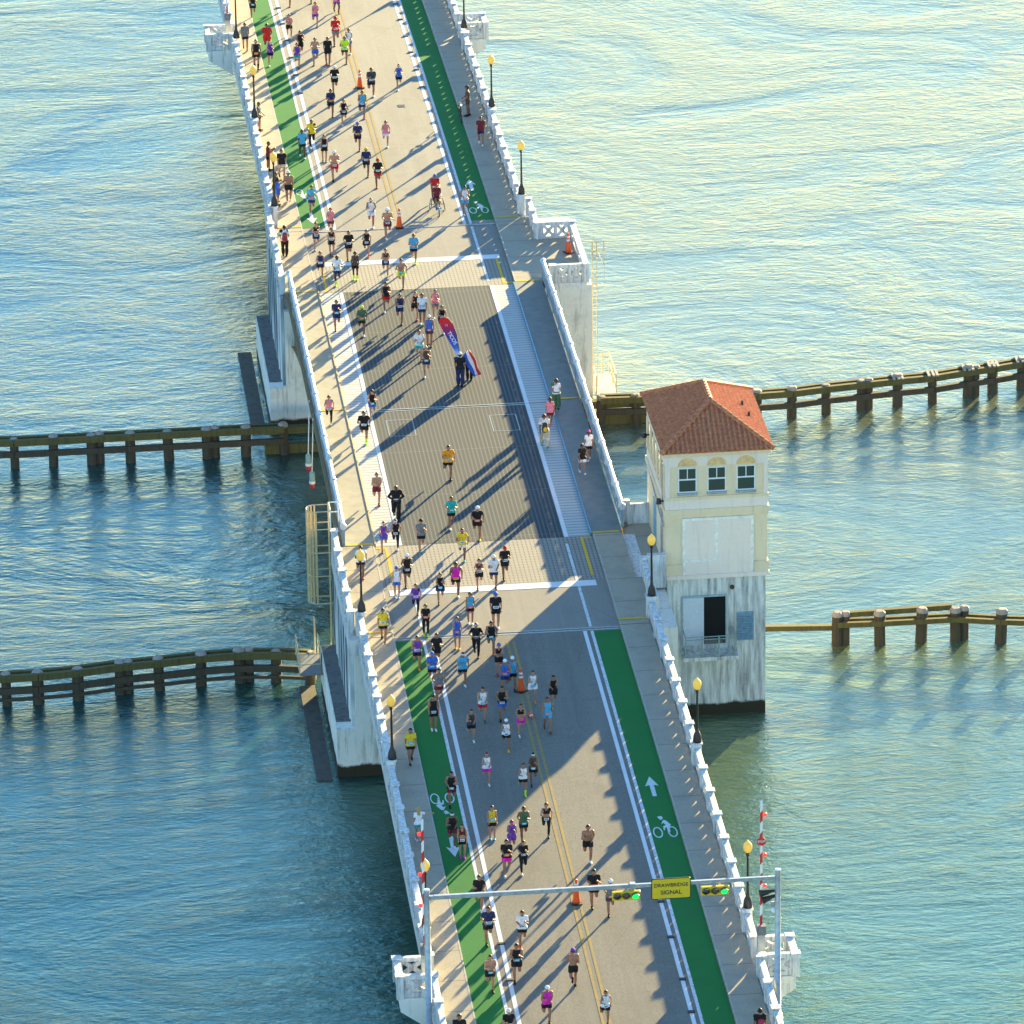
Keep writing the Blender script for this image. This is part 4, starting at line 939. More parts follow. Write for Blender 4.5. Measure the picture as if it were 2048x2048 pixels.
BONES = [('torso', 'pel', 'neck', .115), ('torso', 'pel', 'chest', .12), ('shl', 'shoL', 'shoR', .065), ('neck', 'neck', 'head', .05), ('head', 'head', 'head', .103)]
for n in 'LR': BONES += [('ua'+n, 'sho'+n, 'elb'+n, .05), ('fa'+n, 'elb'+n, 'wri'+n, .035), ('hd'+n, 'wri'+n, 'hd'+n, .035), ('th'+n, 'hip'+n, 'knee'+n, .075), ('sh'+n, 'knee'+n, 'ank'+n, .048), ('ft'+n, 'heel'+n, 'toe'+n, .03)]
class Fig: pass
FIG = {}
def figure(pose, female):
    k = (pose, female)
    if k in FIG: return FIG[k]
    F = Fig(); J = skeleton(pose, female); bm = body_bm(J, female)
    me = bpy.data.meshes.new('tmp'); bm.to_mesh(me); bm.free()
    o = bpy.data.objects.new('tmp', me); COL.objects.link(o)
    r_ = o.modifiers.new('r', 'REMESH'); r_.mode = 'VOXEL'; r_.voxel_size = .0115
    s_ = o.modifiers.new('s', 'SMOOTH'); s_.iterations = 3; s_.factor = .5
    bpy.context.view_layer.update(); me2 = bpy.data.meshes.new_from_object(o.evaluated_get(bpy.context.evaluated_depsgraph_get()))
    bpy.data.objects.remove(o)
    n = len(me2.vertices); co = np.empty(n*3); me2.vertices.foreach_get('co', co); co = co.reshape(-1, 3)
    low = min(co[:, 2].min(), 99); shift = -low
    co[:, 2] += shift; me2.vertices.foreach_set('co', co.ravel())
    for q in J:
        if not q.startswith('fd'): J[q] = J[q]+V3(0, 0, shift)
    no = np.empty(n*3); me2.vertices.foreach_get('normal', no) if hasattr(me2.vertices[0], 'normal') else None; no = no.reshape(-1, 3)
    D = []; Tt = []
    for nm, a, b, r in BONES:
        A, Bv = J[a], J[b]; d = Bv-A; L2 = max(1e-9, d@d); t = np.clip(((co-A)@d)/L2, 0, 1); D.append(np.linalg.norm(co-(A+t[:, None]*d), axis=1)-r); Tt.append(t)
    D = np.array(D); idx = D.argmin(0); F.bone = np.array([b[0] for b in BONES])[idx]; F.t = np.array(Tt)[idx, np.arange(n)]
    ax = J['neck']-J['pel']; F.h = ((co-J['pel'])@ax)/(ax@ax); F.co = co; F.no = no; F.J = J; F.hl = co-J['head']
    F.faces = [tuple(p.vertices) for p in me2.polygons]; F.fa = np.array([f if len(f) == 4 else (*f, f[-1]) for f in F.faces])
    # face features on the body mesh: eyes, brows and mouth
    me2.materials.append(None); me2.materials.append(None)
    cen = F.hl[F.fa].mean(1); mi = np.zeros(len(F.faces), int)
    for s in (-1, 1):
        mi[(np.abs(cen[:, 0]-s*.031) < .013) & (np.abs(cen[:, 2]-.006) < .008) & (cen[:, 1] < -.05)] = 1
        mi[(np.abs(cen[:, 0]-s*.031) < .017) & (np.abs(cen[:, 2]-.030) < .005) & (cen[:, 1] < -.05)] = 1
    mi[(np.abs(cen[:, 0]) < .022) & (np.abs(cen[:, 2]+.062) < .005) & (cen[:, 1] < -.05)] = 1
    me2.polygons.foreach_set('material_index', mi); me2.polygons.foreach_set('use_smooth', [True]*len(F.faces)); me2.materials[1] = EYE
    me2.name = 'body'; F.body = me2; F.cache = {}; FIG[k] = F; return F
EYE = plain('face_feature_dark', (.03,.018,.015), .4)
def garment(F, key, vmask, off, mats_second=None, fpred=None):
    if key in F.cache: return F.cache[key]
    fm = vmask[F.fa].all(1)
    if fpred is not None: fm &= fpred
    fi = np.nonzero(fm)[0]
    if len(fi) == 0: F.cache[key] = None; return None
    used = np.unique(F.fa[fi]); mp = -np.ones(len(F.co), int); mp[used] = np.arange(len(used))
    offv = off[used] if hasattr(off, '__len__') else np.full(len(used), off)
    nv = F.co[used]+F.no[used]*offv[:, None]
    me = bpy.data.meshes.new(key); me.from_pydata(nv.tolist(), [], [tuple(int(mp[v]) for v in F.faces[i]) for i in fi])
    me.materials.append(None); me.polygons.foreach_set('use_smooth', [True]*len(fi))
    if mats_second is not None:
        me.materials.append(None); me.polygons.foreach_set('material_index', mats_second[fi].astype(int))
    me.update(); F.cache[key] = me; return me
def torso(F): return (F.bone == 'torso') | (F.bone == 'shl')
def isb(F, p): return np.char.startswith(F.bone, p)
def make_top(F, kind):
    b, h, t, J = F.bone, F.h, F.t, F.J; x = np.abs(F.co[:, 0]); T_ = torso(F) | isb(F, 'th')
    hem = np.clip((.35-h)*.05, 0, .018)
    if kind in ('tee', 'long'):
        m = (T_ & (h > -.10) & (h < 1.03)) | (isb(F, 'ua') & ((t < .62) | (kind == 'long'))) | ((kind == 'long') & isb(F, 'fa') & (t < .9))
        return garment(F, kind, m, np.where(isb(F, 'ua') | (b == 'shl'), .008+.010*t*isb(F, 'ua'), .014+hem))
    if kind == 'tank': m = T_ & (h > -.06) & (h < 1.0) & (x < .155+.05*(h < .8)); return garment(F, kind, m, .012+hem*.8)
    if kind == 'bra': m = T_ & (h > .50) & (h < .97) & ((x < .17) | (h < .75)) & ~((h > .80) & (x < .045)); return garment(F, kind, m, .010)
    return None
def make_bottom(F, kind):
    b, h, t = F.bone, F.h, F.t; P_ = (torso(F) & (h < .16)) | (isb(F, 'th') & (h < .2))
    if kind == 'shorts': return garment(F, kind, P_ & (~isb(F, 'th') | (t < .50)), .014+np.where(isb(F, 'th'), .03*t, 0))
    if kind == 'skirt': return garment(F, kind, P_ & (~isb(F, 'th') | (t < .42)), .018+np.where(isb(F, 'th'), .10*t, 0))
    if kind == 'skirtlong': return garment(F, kind, P_ | isb(F, 'th') | (isb(F, 'sh') & (t < .8)), .03+np.where(isb(F, 'sh'), .05, .03*t))
    if kind == 'tights': return garment(F, kind, P_ | isb(F, 'th') | (isb(F, 'sh') & (t < .86)), .008)
    if kind == 'pants': return garment(F, kind, P_ | isb(F, 'th') | (isb(F, 'sh') & (t < .97)), .026+np.where(isb(F, 'sh'), .012, 0))
def make_shoe(F, n, sock=False):
    m = (F.bone == 'ft'+n) | ((F.bone == 'sh'+n) & (F.t > .93)); return garment(F, 'shoe'+n, m, .012)
def make_sock(F, n):
    m = ((F.bone == 'sh'+n) & (F.t > .45)); return garment(F, 'sock'+n, m, .007)
def make_hair(F, style):
    hl = F.hl; hd = (F.bone == 'head') | ((F.bone == 'neck') & (hl[:, 2] > -.11))
    m = hd & ((hl[:, 2] > .052) | ((hl[:, 1] > .0) & (hl[:, 2] > -.045-.03*(style != 'short'))))
    if style == 'short': return garment(F, 'hair_short', m, .010)
    me = garment(F, 'hair_'+style, m, .014)
    if ('x'+style) not in F.cache:
        F.cache['x'+style] = 1; bm = bmesh.new(); bm.from_mesh(me); h = F.J['head']
        if style == 'pony': capsule_bm(bm, h+V3(0, .10, .03), h+V3(.01, .15, -.06), .035, .04); capsule_bm(bm, h+V3(.01, .15, -.06), h+V3(.03, .14, -.20), .038, .014)
        else: capsule_bm(bm, h+V3(-.02, .07, -.02), h+V3(-.02, .11, -.24), .07, .05); capsule_bm(bm, h+V3(.02, .07, -.02), h+V3(.03, .11, -.22), .07, .045)
        for f in bm.faces: f.smooth = True
        bm.to_mesh(me); bm.free()
    return me
def make_head(F, kind):
    hl = F.hl; hd = (F.bone == 'head'); h = F.J['head']
    if kind in ('cap', 'helmet'):
        new = kind not in F.cache; me = garment(F, kind, hd & (hl[:, 2] > .025+.10*np.clip(-hl[:, 1], 0, 1)), .022 if kind == 'cap' else .034)
        if new and kind == 'cap':
            bm = bmesh.new(); bm.from_mesh(me); pts = []
            for zz in (.036, .046):
                for k in range(9): a = R(180+k*22.5); pts.append(bm.verts.new((h[0]+.072*math.cos(a), h[1]-.078+.085*math.sin(a), h[2]+zz-.010*abs(math.cos(a)))))
            bmesh.ops.convex_hull(bm, input=pts); bm.to_mesh(me); bm.free()
        return me
    if kind in ('headband', 'bandana'): return garment(F, kind, hd & (hl[:, 2] > .030) & (hl[:, 2] < (.062 if kind == 'headband' else .2)), .017)
    if kind == 'visor':
        new = kind not in F.cache; me = garment(F, kind, hd & (hl[:, 2] > .025) & (hl[:, 2] < .060), .019)
        if new:
            bm = bmesh.new(); bm.from_mesh(me); pts = []
            for zz in (.030, .040):
                for k in range(9): a = R(180+k*22.5); pts.append(bm.verts.new((h[0]+.078*math.cos(a), h[1]-.075+.095*math.sin(a), h[2]+zz-.012*abs(math.cos(a)))))
            bmesh.ops.convex_hull(bm, input=pts); bm.to_mesh(me); bm.free()
        return me
def make_bib(F, low):
    k = 'bib%d' % low; x = F.co[:, 0]; h = F.h; ny = F.no[:, 1]
    a, b = (.06, .34) if not low else (-.10, .14)
    m = (torso(F) | isb(F, 'th')) & (np.abs(x) < .105) & (h > a) & (h < b) & (ny < -.35)
    hc = h[F.fa].mean(1); sec = (hc > a+(b-a)*.28) & (hc < a+(b-a)*.68) & (np.abs(x[F.fa].mean(1)) < .075)
    return garment(F, k, m, .046, sec)
BIBC = dict(w=((.66,.68,.70), (.10,.25,.40)), r=((.72,.14,.10), (.62,.40,.36)), b=((.05,.35,.60), (.45,.62,.72)), c=((.08,.42,.55), (.55,.70,.75)), o=((.75,.28,.08), (.55,.16,.06)), y=((.75,.55,.05), (.45,.20,.05)), t=((.03,.35,.35), (.5,.6,.6)))
_bm = {}
def bibm(c):
    if c not in _bm: _bm[c] = [plain('race_bib_'+c, BIBC[c][0], .5, 0, .05), plain('race_bib_number_'+c, BIBC[c][1], .5, 0, .05)]
    return _bm[c]
def part(name, me, mats, parent):
    if me is None: return None
    o = bpy.data.objects.new(name, me); COL.objects.link(o); o.parent = parent
    for i, m in enumerate(mats):
        if m is not None: o.material_slots[i].link = 'OBJECT'; o.material_slots[i].material = m
    return o
TOPN = dict(tee='tee', long='long-sleeved top', tank='tank top', bra='sports bra', none='')
CNAME = dict(k='black', w='white', r='red', b='blue', n='navy', g='grey', y='yellow', o='orange', p='pink', m='magenta', u='purple', c='light blue', t='teal', l='lime', a='maroon', e='green', s='beige', h='brown', d='dark grey')
BOTN = dict(shorts='shorts', tights='leggings', skirt='skirt', skirtlong='long skirt', pants='trousers')
def zone(x, y):
    side = 'left sidewalk' if x < -5.2 else ('right sidewalk' if x > 5.2 else None)
    if y < -30: a = 'below the gantry arm'
    elif y < -23: a = 'just beyond the gantry'
    elif y < -12: a = 'between gantry and tower shadow'
    elif y < -6: a = 'in the tower shadow'
    elif y < 0: a = 'just below the near joint'
    elif y < 5: a = 'just above the near joint'
    elif y < 10.8: a = 'on the near grooved slab'
    elif y < 20: a = 'on the near end of the grating'
    elif y < 28: a = 'at the middle of the grating'
    elif y < 36: a = 'beside the feather banner' if -2.5 < x < 3 else 'past the drawbridge middle'
    elif y < 45.5: a = 'on the far end of the grating'
    elif y < 50.3: a = 'near the far stop line'
    elif y < 56: a = 'at the far joint'
    elif y < 66: a = 'beyond the far joint'
    elif y < 80: a = 'midway up the far road'
    elif y < 90: a = 'near the farthest cone'
    else: a = 'near the top edge'
    if side: return side+', '+a
    if x < -3.6: return 'left lane, '+a
    if x > 3.6: return 'right lane, '+a
    return a
seen = {}
def person(x, y, sex, pose, face, top, tc, bo, bc, sc, head, hair, sk, bib, H, label=None, zoff=None, cat='person', grp=None, labelled=True):
    if pose in '12' and rnd.random() < .42: pose = '3' if pose == '1' else '4'
    fem = sex == 'f'; F = figure(pose, fem); z = zc(y)+(.127 if abs(x) > 5.2 else .006)
    if 11 < y < 45.4 and 4.05 < abs(x) <= 5.16: z = zc(y)+.006
    if zoff is not None: z = zoff
    root = empty('person', (x, y, z)); s = H/1.78; root.scale = (s*(1 if not (H > 1.81) else 1.06), s*(1 if H <= 1.81 else 1.06), s); root.rotation_euler = (0, 0, R(face+rnd.uniform(-7, 7)))
    part('body', F.body, [skinm(sk), None], root)
    if top != 'none': part({'tee': 'shirt', 'long': 'shirt', 'tank': 'tank_top', 'bra': 'sports_bra'}[top], make_top(F, top), [cloth(tc)], root)
    part({'shorts': 'shorts', 'tights': 'leggings', 'skirt': 'skirt', 'skirtlong': 'skirt', 'pants': 'trousers'}[bo], make_bottom(F, bo), [cloth(bc)], root)
    for n in 'LR': part('shoe', make_shoe(F, n), [cloth(sc, 'shoe')], root)
    if sc == 'l' or (sc == 'k' and head == 'headbandw'):
        for n in 'LR': part('sock', make_sock(F, n), [cloth(sc, 'shoe')], root)
    if head == 'bald': pass
    else:
        hc = {'h': 'h', 'k': 'k', 'pony': 'h', 'long': 'L', 'none': 'k'}.get(hair, 'k'); st = 'pony' if (hair == 'pony' or (fem and hair in 'hk')) else ('long' if hair == 'long' else 'short')
        part('hair', make_hair(F, st), [hairm(hc)], root)
        if head != 'none':
            kd, cc = head[:-1], head[-1]
            if head == 'helmet': kd, cc = 'helmet', 'd'
            if kd == 'beanie': kd = 'bandana'
            part(kd, make_head(F, kd), [cloth(cc, 'hat')], root)
    if bib != 'n': part('race_bib', make_bib(F, 1 if (top in ('none', 'bra', 'tank') and rnd.random() < .75) else 0), bibm(bib), root)
    if label is None:
        who = 'woman' if fem else 'man'
        tp = 'shirtless' if top == 'none' else 'in '+CNAME[tc]+' '+TOPN[top]
        act = 'running' if pose in '123456a' else ('walking' if pose in 'wv' else 'standing')
        hd = '' if head == 'none' else ({'cap': CNAME.get(head[-1], '')+' cap', 'vis': CNAME.get(head[-1], '')+' visor', 'hea': CNAME.get(head[-1], '')+' headband', 'ban': 'bandana', 'hel': 'helmet', 'bal': 'bald head'}[head[:3]])
        zn = zone(x, y)
        cands = ['%s %s and %s %s, %s' % (who, tp, CNAME[bc], BOTN[bo], zn)]
        if hd: cands.insert(0, '%s %s, %s, %s, %s' % (who, tp, CNAME[bc]+' '+BOTN[bo], hd, zn))
        cands = [c.replace(' on the ', ' on ').replace(', at the ', ', at ').replace('of the ', 'of ') if len(c.split()) > 15 else c for c in cands]
        cands.append('%s %s, %s, %s shoes, %s' % (who, tp, CNAME[bc]+' '+BOTN[bo], CNAME[sc], zn))
        for q, wd in (('nearest', ''),):
            pass
        label = next((c for c in cands if c not in seen), None)
        if label is None:
            o = seen[cands[0]]; rel = 'farther left' if x < o[0]-.4 else ('farther right' if x > o[0]+.4 else ('farther up' if y > o[1] else 'lower down'))
            label = cands[0]+', '+rel; o[2]['label'] = o[2]['label']+', '+dict(zip(('farther left','farther right','farther up','lower down'), ('farther right','farther left','lower down','farther up')))[rel]
        seen[label] = (x, y, root)
        if cands[0] not in seen: seen[cands[0]] = (x, y, root)
        grp = grp or ('runners on the bridge' if act == 'running' else 'people standing or walking on the bridge')
    tag(root, label, cat, grp); return root, F
KPX = dict(flag=(0.90,30.96), flagw=(1.43,31.67))
PEOPLE = [
 (-5.13,96.17,'m','2',0,'tank','k','shorts','k','w','none','k','T','t',1.76),
 (-2.84,98.57,'m','1',0,'tee','k','shorts','k','k','none','k','T','n',1.76),
 (-1.35,99.11,'m','2',0,'tee','k','shorts','r','k','none','k','T','n',1.76),
 (-0.08,96.55,'m','5',0,'tee','p','shorts','u','k','none','k','M','n',1.76),
 (-1.57,93.83,'f','1',0,'tank','p','shorts','u','k','none','h','L','n',1.64),
 (-3.27,91.74,'f','5',0,'bra','p','shorts','k','w','none','k','L','n',1.64),
 (-6.04,89.23,'m','w',0,'tee','g','shorts','k','k','none','k','T','n',1.76),
 (-5.66,85.23,'m','s',0,'tank','k','shorts','k','k','headbandw','k','T','o',1.84),
 (-4.78,88.81,'m','1',0,'tee','r','shorts','r','k','none','k','M','n',1.9),
 (-4.79,86.11,'f','2',0,'tank','u','shorts','k','w','visorw','h','L','n',1.64),
 (-0.68,89.72,'m','2',0,'tee','r','shorts','g','k','capr','k','T','w',1.86),
 (-0.07,87.83,'f','1',0,'tank','w','shorts','b','w','none','h','T','n',1.64),
 (-0.46,85.92,'m','1',0,'tee','l','shorts','d','k','none','h','T','w',1.76),
 (-1.46,85.78,'m','s',0,'tee','k','shorts','k','r','none','k','T','n',1.76),
 (-2.18,85.89,'m','2',0,'none','s','shorts','b','k','none','h','L','n',1.76),
 (-3.27,85.35,'f','1',0,'tank','u','shorts','t','k','none','h','L','n',1.64),
 (-2.94,87.46,'m','2',0,'tank','k','shorts','k','k','none','k','T','n',1.76),
 (-1.51,80.03,'m','2',0,'tee','k','shorts','k','k','capw','k','T','w',1.76),
 (0.52,79.12,'m','1',0,'tee','d','shorts','k','w','none','k','T','w',1.82),
 (2.19,80.14,'f','2',0,'tank','b','shorts','k','w','visorw','h','L','n',1.64),
 (-2.09,75.54,'m','1',0,'tee','n','shorts','k','k','none','k','M','o',1.76),
 (-1.49,73.83,'f','2',0,'tank','k','shorts','k','w','none','k','L','w',1.64),
 (-0.35,74.98,'m','1',0,'tank','c','shorts','n','u','none','k','T','w',1.76),
 (-4.26,68.21,'m','w',0,'tee','c','shorts','k','w','none','k','D','n',1.76),
 (-3.6,69.94,'m','2',0,'tee','y','tights','k','w','none','k','M','n',1.76),
 (-3.1,67.31,'f','s',0,'tank','k','shorts','k','n','none','h','L','w',1.64),
 (-1.09,69.1,'m','1',0,'tee','n','shorts','k','k','capb','k','T','o',1.76),
 (0.51,69.49,'f','1',0,'tank','p','shorts','w','w','none','pony','L','n',1.64),
 (5.58,74.15,'m','s',-90,'tee','h','shorts','h','k','helmet','k','M','n',1.84),
 (5.76,68.68,'m','w',0,'tee','a','shorts','n','w','none','k','T','n',1.76),
 (-6.34,73.16,'m','s',75,'tee','g','shorts','d','k','none','h','T','n',1.76),
 (-6.32,65.81,'m','h',80,'tee','a','shorts','k','k','none','h','M','n',1.76),
 (-5.68,64.28,'m','w',0,'tee','k','shorts','s','k','none','k','L','n',1.82),
 (-2.8,63.85,'m','2',0,'none','s','shorts','r','k','capw','h','L','w',1.84),
 (-1.01,64.38,'m','1',0,'tee','n','shorts','k','k','capy','k','M','w',1.76),
 (-0.55,62.37,'m','2',0,'tee','k','shorts','r','r','capr','k','M','w',1.76),
 (-4.49,58.29,'m','2',0,'tee','c','shorts','n','w','none','k','T','r',1.76),
 (-5.59,60.24,'m','v',180,'none','s','shorts','k','w','capw','h','T','n',1.84),
 (-6.32,60.35,'m','h',60,'tee','k','shorts','k','k','none','k','M','n',1.76),
 (-6.23,59.65,'f','s',100,'tee','b','shorts','b','k','none','k','T','n',1.64),
 (-1.48,55.65,'m','1',0,'tank','w','shorts','w','w','visorw','k','T','b',1.76),
 (-0.77,53.63,'m','2',0,'none','s','shorts','a','w','capw','h','L','w',1.84),
 (3.71,56.98,'m','2',0,'tank','w','shorts','c','c','visorb','k','T','r',1.76),
 (-6.45,51.34,'m','s',180,'tee','w','pants','k','k','none','k','T','n',1.76),
 (-3.74,54.73,'f','1',0,'tank','p','shorts','h','p','bandanar','h','L','n',1.64),
 (-4.7,52.4,'f','2',0,'bra','k','shorts','n','c','none','h','L','w',1.64),
 (-3.96,51.32,'f','s',0,'bra','k','shorts','k','h','none','h','L','w',1.64),
 (-3.12,50.47,'m','2',0,'tee','k','shorts','k','k','none','k','T','w',1.76),
 (-2.13,50.89,'f','1',0,'tank','k','skirt','k','r','none','h','L','w',1.64),
 (0.25,49.49,'m','1',0,'tee','c','shorts','k','l','none','k','T','r',1.76),
 (-4.84,47.76,'f','1',0,'tank','n','shorts','k','w','none','h','L','w',1.64),
 (-4.04,46.62,'m','2',0,'tee','w','shorts','n','l','none','k','D','b',1.76),
 (-3.03,47.34,'f','s',0,'tank','h','shorts','k','l','none','k','D','n',1.64),
 (-1.4,47.66,'f','1',0,'bra','h','shorts','n','w','none','h','L','w',1.64),
 (-0.75,45.67,'m','1',0,'none','p','shorts','l','k','none','k','L','b',1.76),
 (-1.85,42.2,'m','2',0,'tank','k','shorts','r','w','none','k','T','n',1.76),
 (-1.31,40.31,'m','1',0,'tank','n','shorts','n','h','none','k','T','w',1.76),
 (-0.47,40.79,'f','1',0,'tank','k','shorts','k','r','none','h','L','n',1.64),
 (-0.17,40.07,'m','s',0,'tee','w','shorts','n','w','none','k','T','b',1.76),
 (0.59,40.94,'f','2',0,'tank','p','shorts','g','w','none','h','L','n',1.64),
 (0.7,38.6,'f','1',0,'tank','k','shorts','h','w','none','h','L','c',1.64),
 (-0.11,36.79,'m','s',0,'tank','b','shorts','d','k','capw','k','T','r',1.76),
 (-0.81,34.78,'m','1',0,'tee','w','shorts','t','k','none','h','L','c',1.76),
 (-0.67,32.46,'m','2',0,'tank','h','shorts','n','w','bald','h','L','c',1.76),
 (-4.61,39.81,'m','2',0,'tee','n','shorts','n','k','none','k','T','c',1.76),
 (-3.4,38.82,'m','1',0,'tee','e','shorts','k','w','capl','k','M','r',1.76),
 (0.9,30.96,'m','s',180,'tee','k','pants','n','k','capw','k','T','n',1.84),
 (1.43,31.67,'f','s',180,'tank','r','pants','k','k','none','h','L','n',1.64),
 (-6.07,26.3,'f','1',0,'tank','p','tights','k','w','none','k','L','w',1.64),
 (-4.54,23.83,'m','1',0,'tee','k','shorts','k','l','none','k','T','w',1.82),
 (-3.87,27.05,'f','2',0,'tank','k','shorts','b','y','headbandk','k','L','c',1.64),
 (-4.61,15.86,'m','1',0,'none','p','shorts','a','k','none','h','L','n',1.76),
 (-0.9,18.6,'m','1',0,'tee','o','shorts','k','k','none','k','T','w',1.9),
 (-3.85,13.88,'m','a',0,'long','k','pants','k','k','bald','k','D','w',1.86),
 (-1.35,12.43,'m','2',0,'tee','t','shorts','k','w','none','h','T','c',1.76),
 (-0.26,10.93,'m','1',0,'tee','k','shorts','k','y','capw','k','T','r',1.84),
 (4.17,22.09,'m','w',180,'tee','w','pants','s','t','none','h','T','n',1.82),
 (4.76,24.76,'f','v',180,'tee','p','shorts','a','p','none','pony','T','n',1.64),
 (5.3,26.83,'f','s',180,'tee','w','skirtlong','e','k','none','pony','L','n',1.64),
 (5.58,18.13,'f','w',180,'tee','k','shorts','w','w','none','pony','T','n',1.64),
 (6.1,19.81,'f','v',180,'tee','w','shorts','k','w','capm','pony','T','n',1.64),
 (-4.78,10.08,'f','2',0,'tank','u','shorts','b','k','visorw','h','L','n',1.64),
 (-4.19,10.31,'f','1',0,'tank','k','tights','k','w','visorw','k','L','w',1.64),
 (-3.03,9.85,'m','2',0,'tee','g','shorts','k','t','capk','k','L','n',1.76),
 (-1.21,8.52,'m','1',0,'tee','y','shorts','w','t','visorp','k','M','w',1.76),
 (-6.14,6.82,'m','1',0,'tee','w','shorts','k','r','none','k','M','n',1.76),
 (-4.06,5.82,'m','2',0,'tank','k','shorts','k','k','capw','k','M','w',1.76),
 (-4.65,4.62,'f','s',0,'tank','w','shorts','b','c','capb','h','L','n',1.64),
 (-1.92,4.43,'m','1',0,'tank','m','shorts','k','w','none','k','M','y',1.84),
 (-0.76,5.09,'f','2',0,'bra','h','shorts','k','k','none','h','L','w',1.64),
 (-0.08,5.11,'m','1',0,'tee','w','shorts','n','k','capw','k','T','n',1.76),
 (0.54,6.09,'m','2',0,'tee','k','shorts','k','k','capr','k','M','w',1.76),
 (-3.95,2.62,'f','1',0,'tee','u','tights','k','h','none','h','L','w',1.64),
 (-2.72,3.66,'f','2',0,'tank','k','skirt','n','k','none','h','L','c',1.64),
 (-1.57,1.22,'f','s',0,'tank','c','shorts','k','w','none','h','T','r',1.64),
 (-0.45,0.62,'m','s',0,'tee','k','shorts','k','w','capb','k','L','w',1.84),
 (-5.73,-0.52,'m','w',0,'tee','y','shorts','k','k','none','k','T','w',1.76),
 (-3.72,0.15,'f','s',0,'tee','k','tights','k','l','none','h','L','r',1.64),
 (-2.43,-1.47,'f','s',0,'tank','b','shorts','b','o','none','h','L','r',1.64),
 (-1.66,-2.46,'m','a',0,'tee','k','tights','k','k','headbandw','k','T','w',1.76),
 (-0.96,-2.27,'m','1',0,'tank','k','shorts','g','r','none','k','T','c',1.76),
 (-4.45,-3.47,'m','1',0,'tank','u','shorts','k','o','none','k','T','w',1.76),
 (-3.55,-3.31,'m','2',0,'tee','k','shorts','k','k','none','k','T','n',1.76),
 (-3.94,-5.32,'m','1',0,'tee','b','shorts','k','w','capb','k','T','b',1.76),
 (-2.58,-5.5,'m','1',0,'tee','c','shorts','k','w','visorw','k','T','n',1.76),
 (-0.85,-4.54,'f','2',0,'bra','k','shorts','k','r','capb','h','L','n',1.64),
 (-0.77,-6.54,'m','2',0,'tank','b','shorts','n','k','capw','h','T','r',1.76),
 (-0.42,-6.27,'m','1',0,'tank','c','shorts','k','n','capw','h','T','n',1.76),
 (-3.83,-7.27,'m','2',0,'tank','g','shorts','a','r','none','k','T','r',1.84),
 (-4.32,-9.99,'m','s',0,'tank','k','shorts','k','w','none','k','T','w',1.76),
 (-5.65,-13.41,'m','v',0,'tee','y','shorts','k','k','none','k','T','b',1.76),
 (-2.78,-11.33,'f','1',0,'tank','d','shorts','k','w','none','h','L','n',1.64),
 (-2.07,-9.34,'m','1',0,'tank','w','shorts','r','e','none','k','L','b',1.76),
 (-1.2,-9.35,'m','2',0,'tank','k','shorts','b','k','none','k','T','w',1.76),
 (-1.35,-12.49,'f','1',0,'tank','w','shorts','k','y','capw','h','T','w',1.64),
 (-0.55,-11.05,'f','2',0,'bra','k','shorts','m','w','none','pony','L','o',1.64),
 (0.35,-7.65,'f','1',0,'tank','w','skirt','w','o','none','h','L','b',1.64),
 (1.2,-8.29,'f','2',0,'tank','k','shorts','k','l','none','k','T','n',1.64),
 (0.66,-10.74,'m','w',0,'tank','c','shorts','c','h','none','h','T','r',1.76),
 (-2.55,-15.77,'f','1',0,'tank','w','shorts','m','w','headbandp','pony','L','n',1.64),
 (-1.09,-17.0,'f','1',0,'tank','w','shorts','k','l','none','pony','T','n',1.64),
 (-0.55,-16.08,'f','2',0,'tank','h','shorts','k','n','visorw','k','M','c',1.64),
 (-4.27,-17.68,'m','2',0,'tank','k','shorts','a','k','none','k','T','c',1.76),
 (-4.63,-21.6,'m','1',0,'tank','k','shorts','a','w','visorw','h','M','n',1.76),
 (-4.3,-22.63,'f','s',0,'bra','a','shorts','k','m','none','h','L','w',1.64),
 (-2.86,-21.06,'f','s',0,'tank','y','shorts','k','c','none','k','L','b',1.64),
 (-1.55,-21.46,'m','2',0,'tank','e','shorts','k','w','none','k','M','c',1.76),
 (-0.54,-21.11,'f','1',0,'bra','k','tights','k','k','none','h','L','w',1.72),
 (-2.17,-22.48,'f','2',0,'tank','u','shorts','u','r','visorm','h','T','n',1.64),
 (-2.6,-24.54,'m','2',0,'tee','k','shorts','m','w','none','k','T','r',1.8),
 (-1.89,-24.44,'f','2',0,'tee','k','tights','k','w','none','h','L','c',1.64),
 (0.95,-23.68,'m','1',0,'none','s','shorts','k','w','none','k','T','n',1.84),
 (0.71,-27.86,'m','2',0,'tee','k','shorts','k','k','none','k','T','r',1.86),
 (1.31,-28.66,'m','2',0,'tank','g','shorts','d','k','capw','k','T','r',1.76),
 (-4.08,-27.57,'m','1',0,'tee','k','shorts','k','w','none','k','T','n',1.76),
 (-4.01,-30.59,'m','2',0,'tee','n','shorts','k','k','none','h','T','w',1.84),
 (-2.64,-30.99,'m','2',0,'tee','w','shorts','k','r','none','k','T','w',1.76),
 (-4.35,-34.66,'m','1',0,'none','s','shorts','k','k','none','k','L','b',1.76),
 (-3.19,-33.98,'m','2',0,'tank','k','shorts','k','k','none','k','T','b',1.84),
 (-0.95,-34.73,'m','2',180,'none','s','shorts','k','k','capu','h','T','r',1.8),
 (-2.35,-37.58,'m','1',0,'tank','m','shorts','k','k','capw','h','T','n',1.76),
 (-0.02,-37.99,'f','1',0,'tank','w','shorts','k','k','none','h','T','w',1.64),
 (-4.08,-39.29,'m','1',0,'tee','k','shorts','k','k','capw','k','L','w',1.76),
 (-6.11,-39.84,'m','w',0,'tee','k','shorts','d','k','none','h','T','n',1.84),
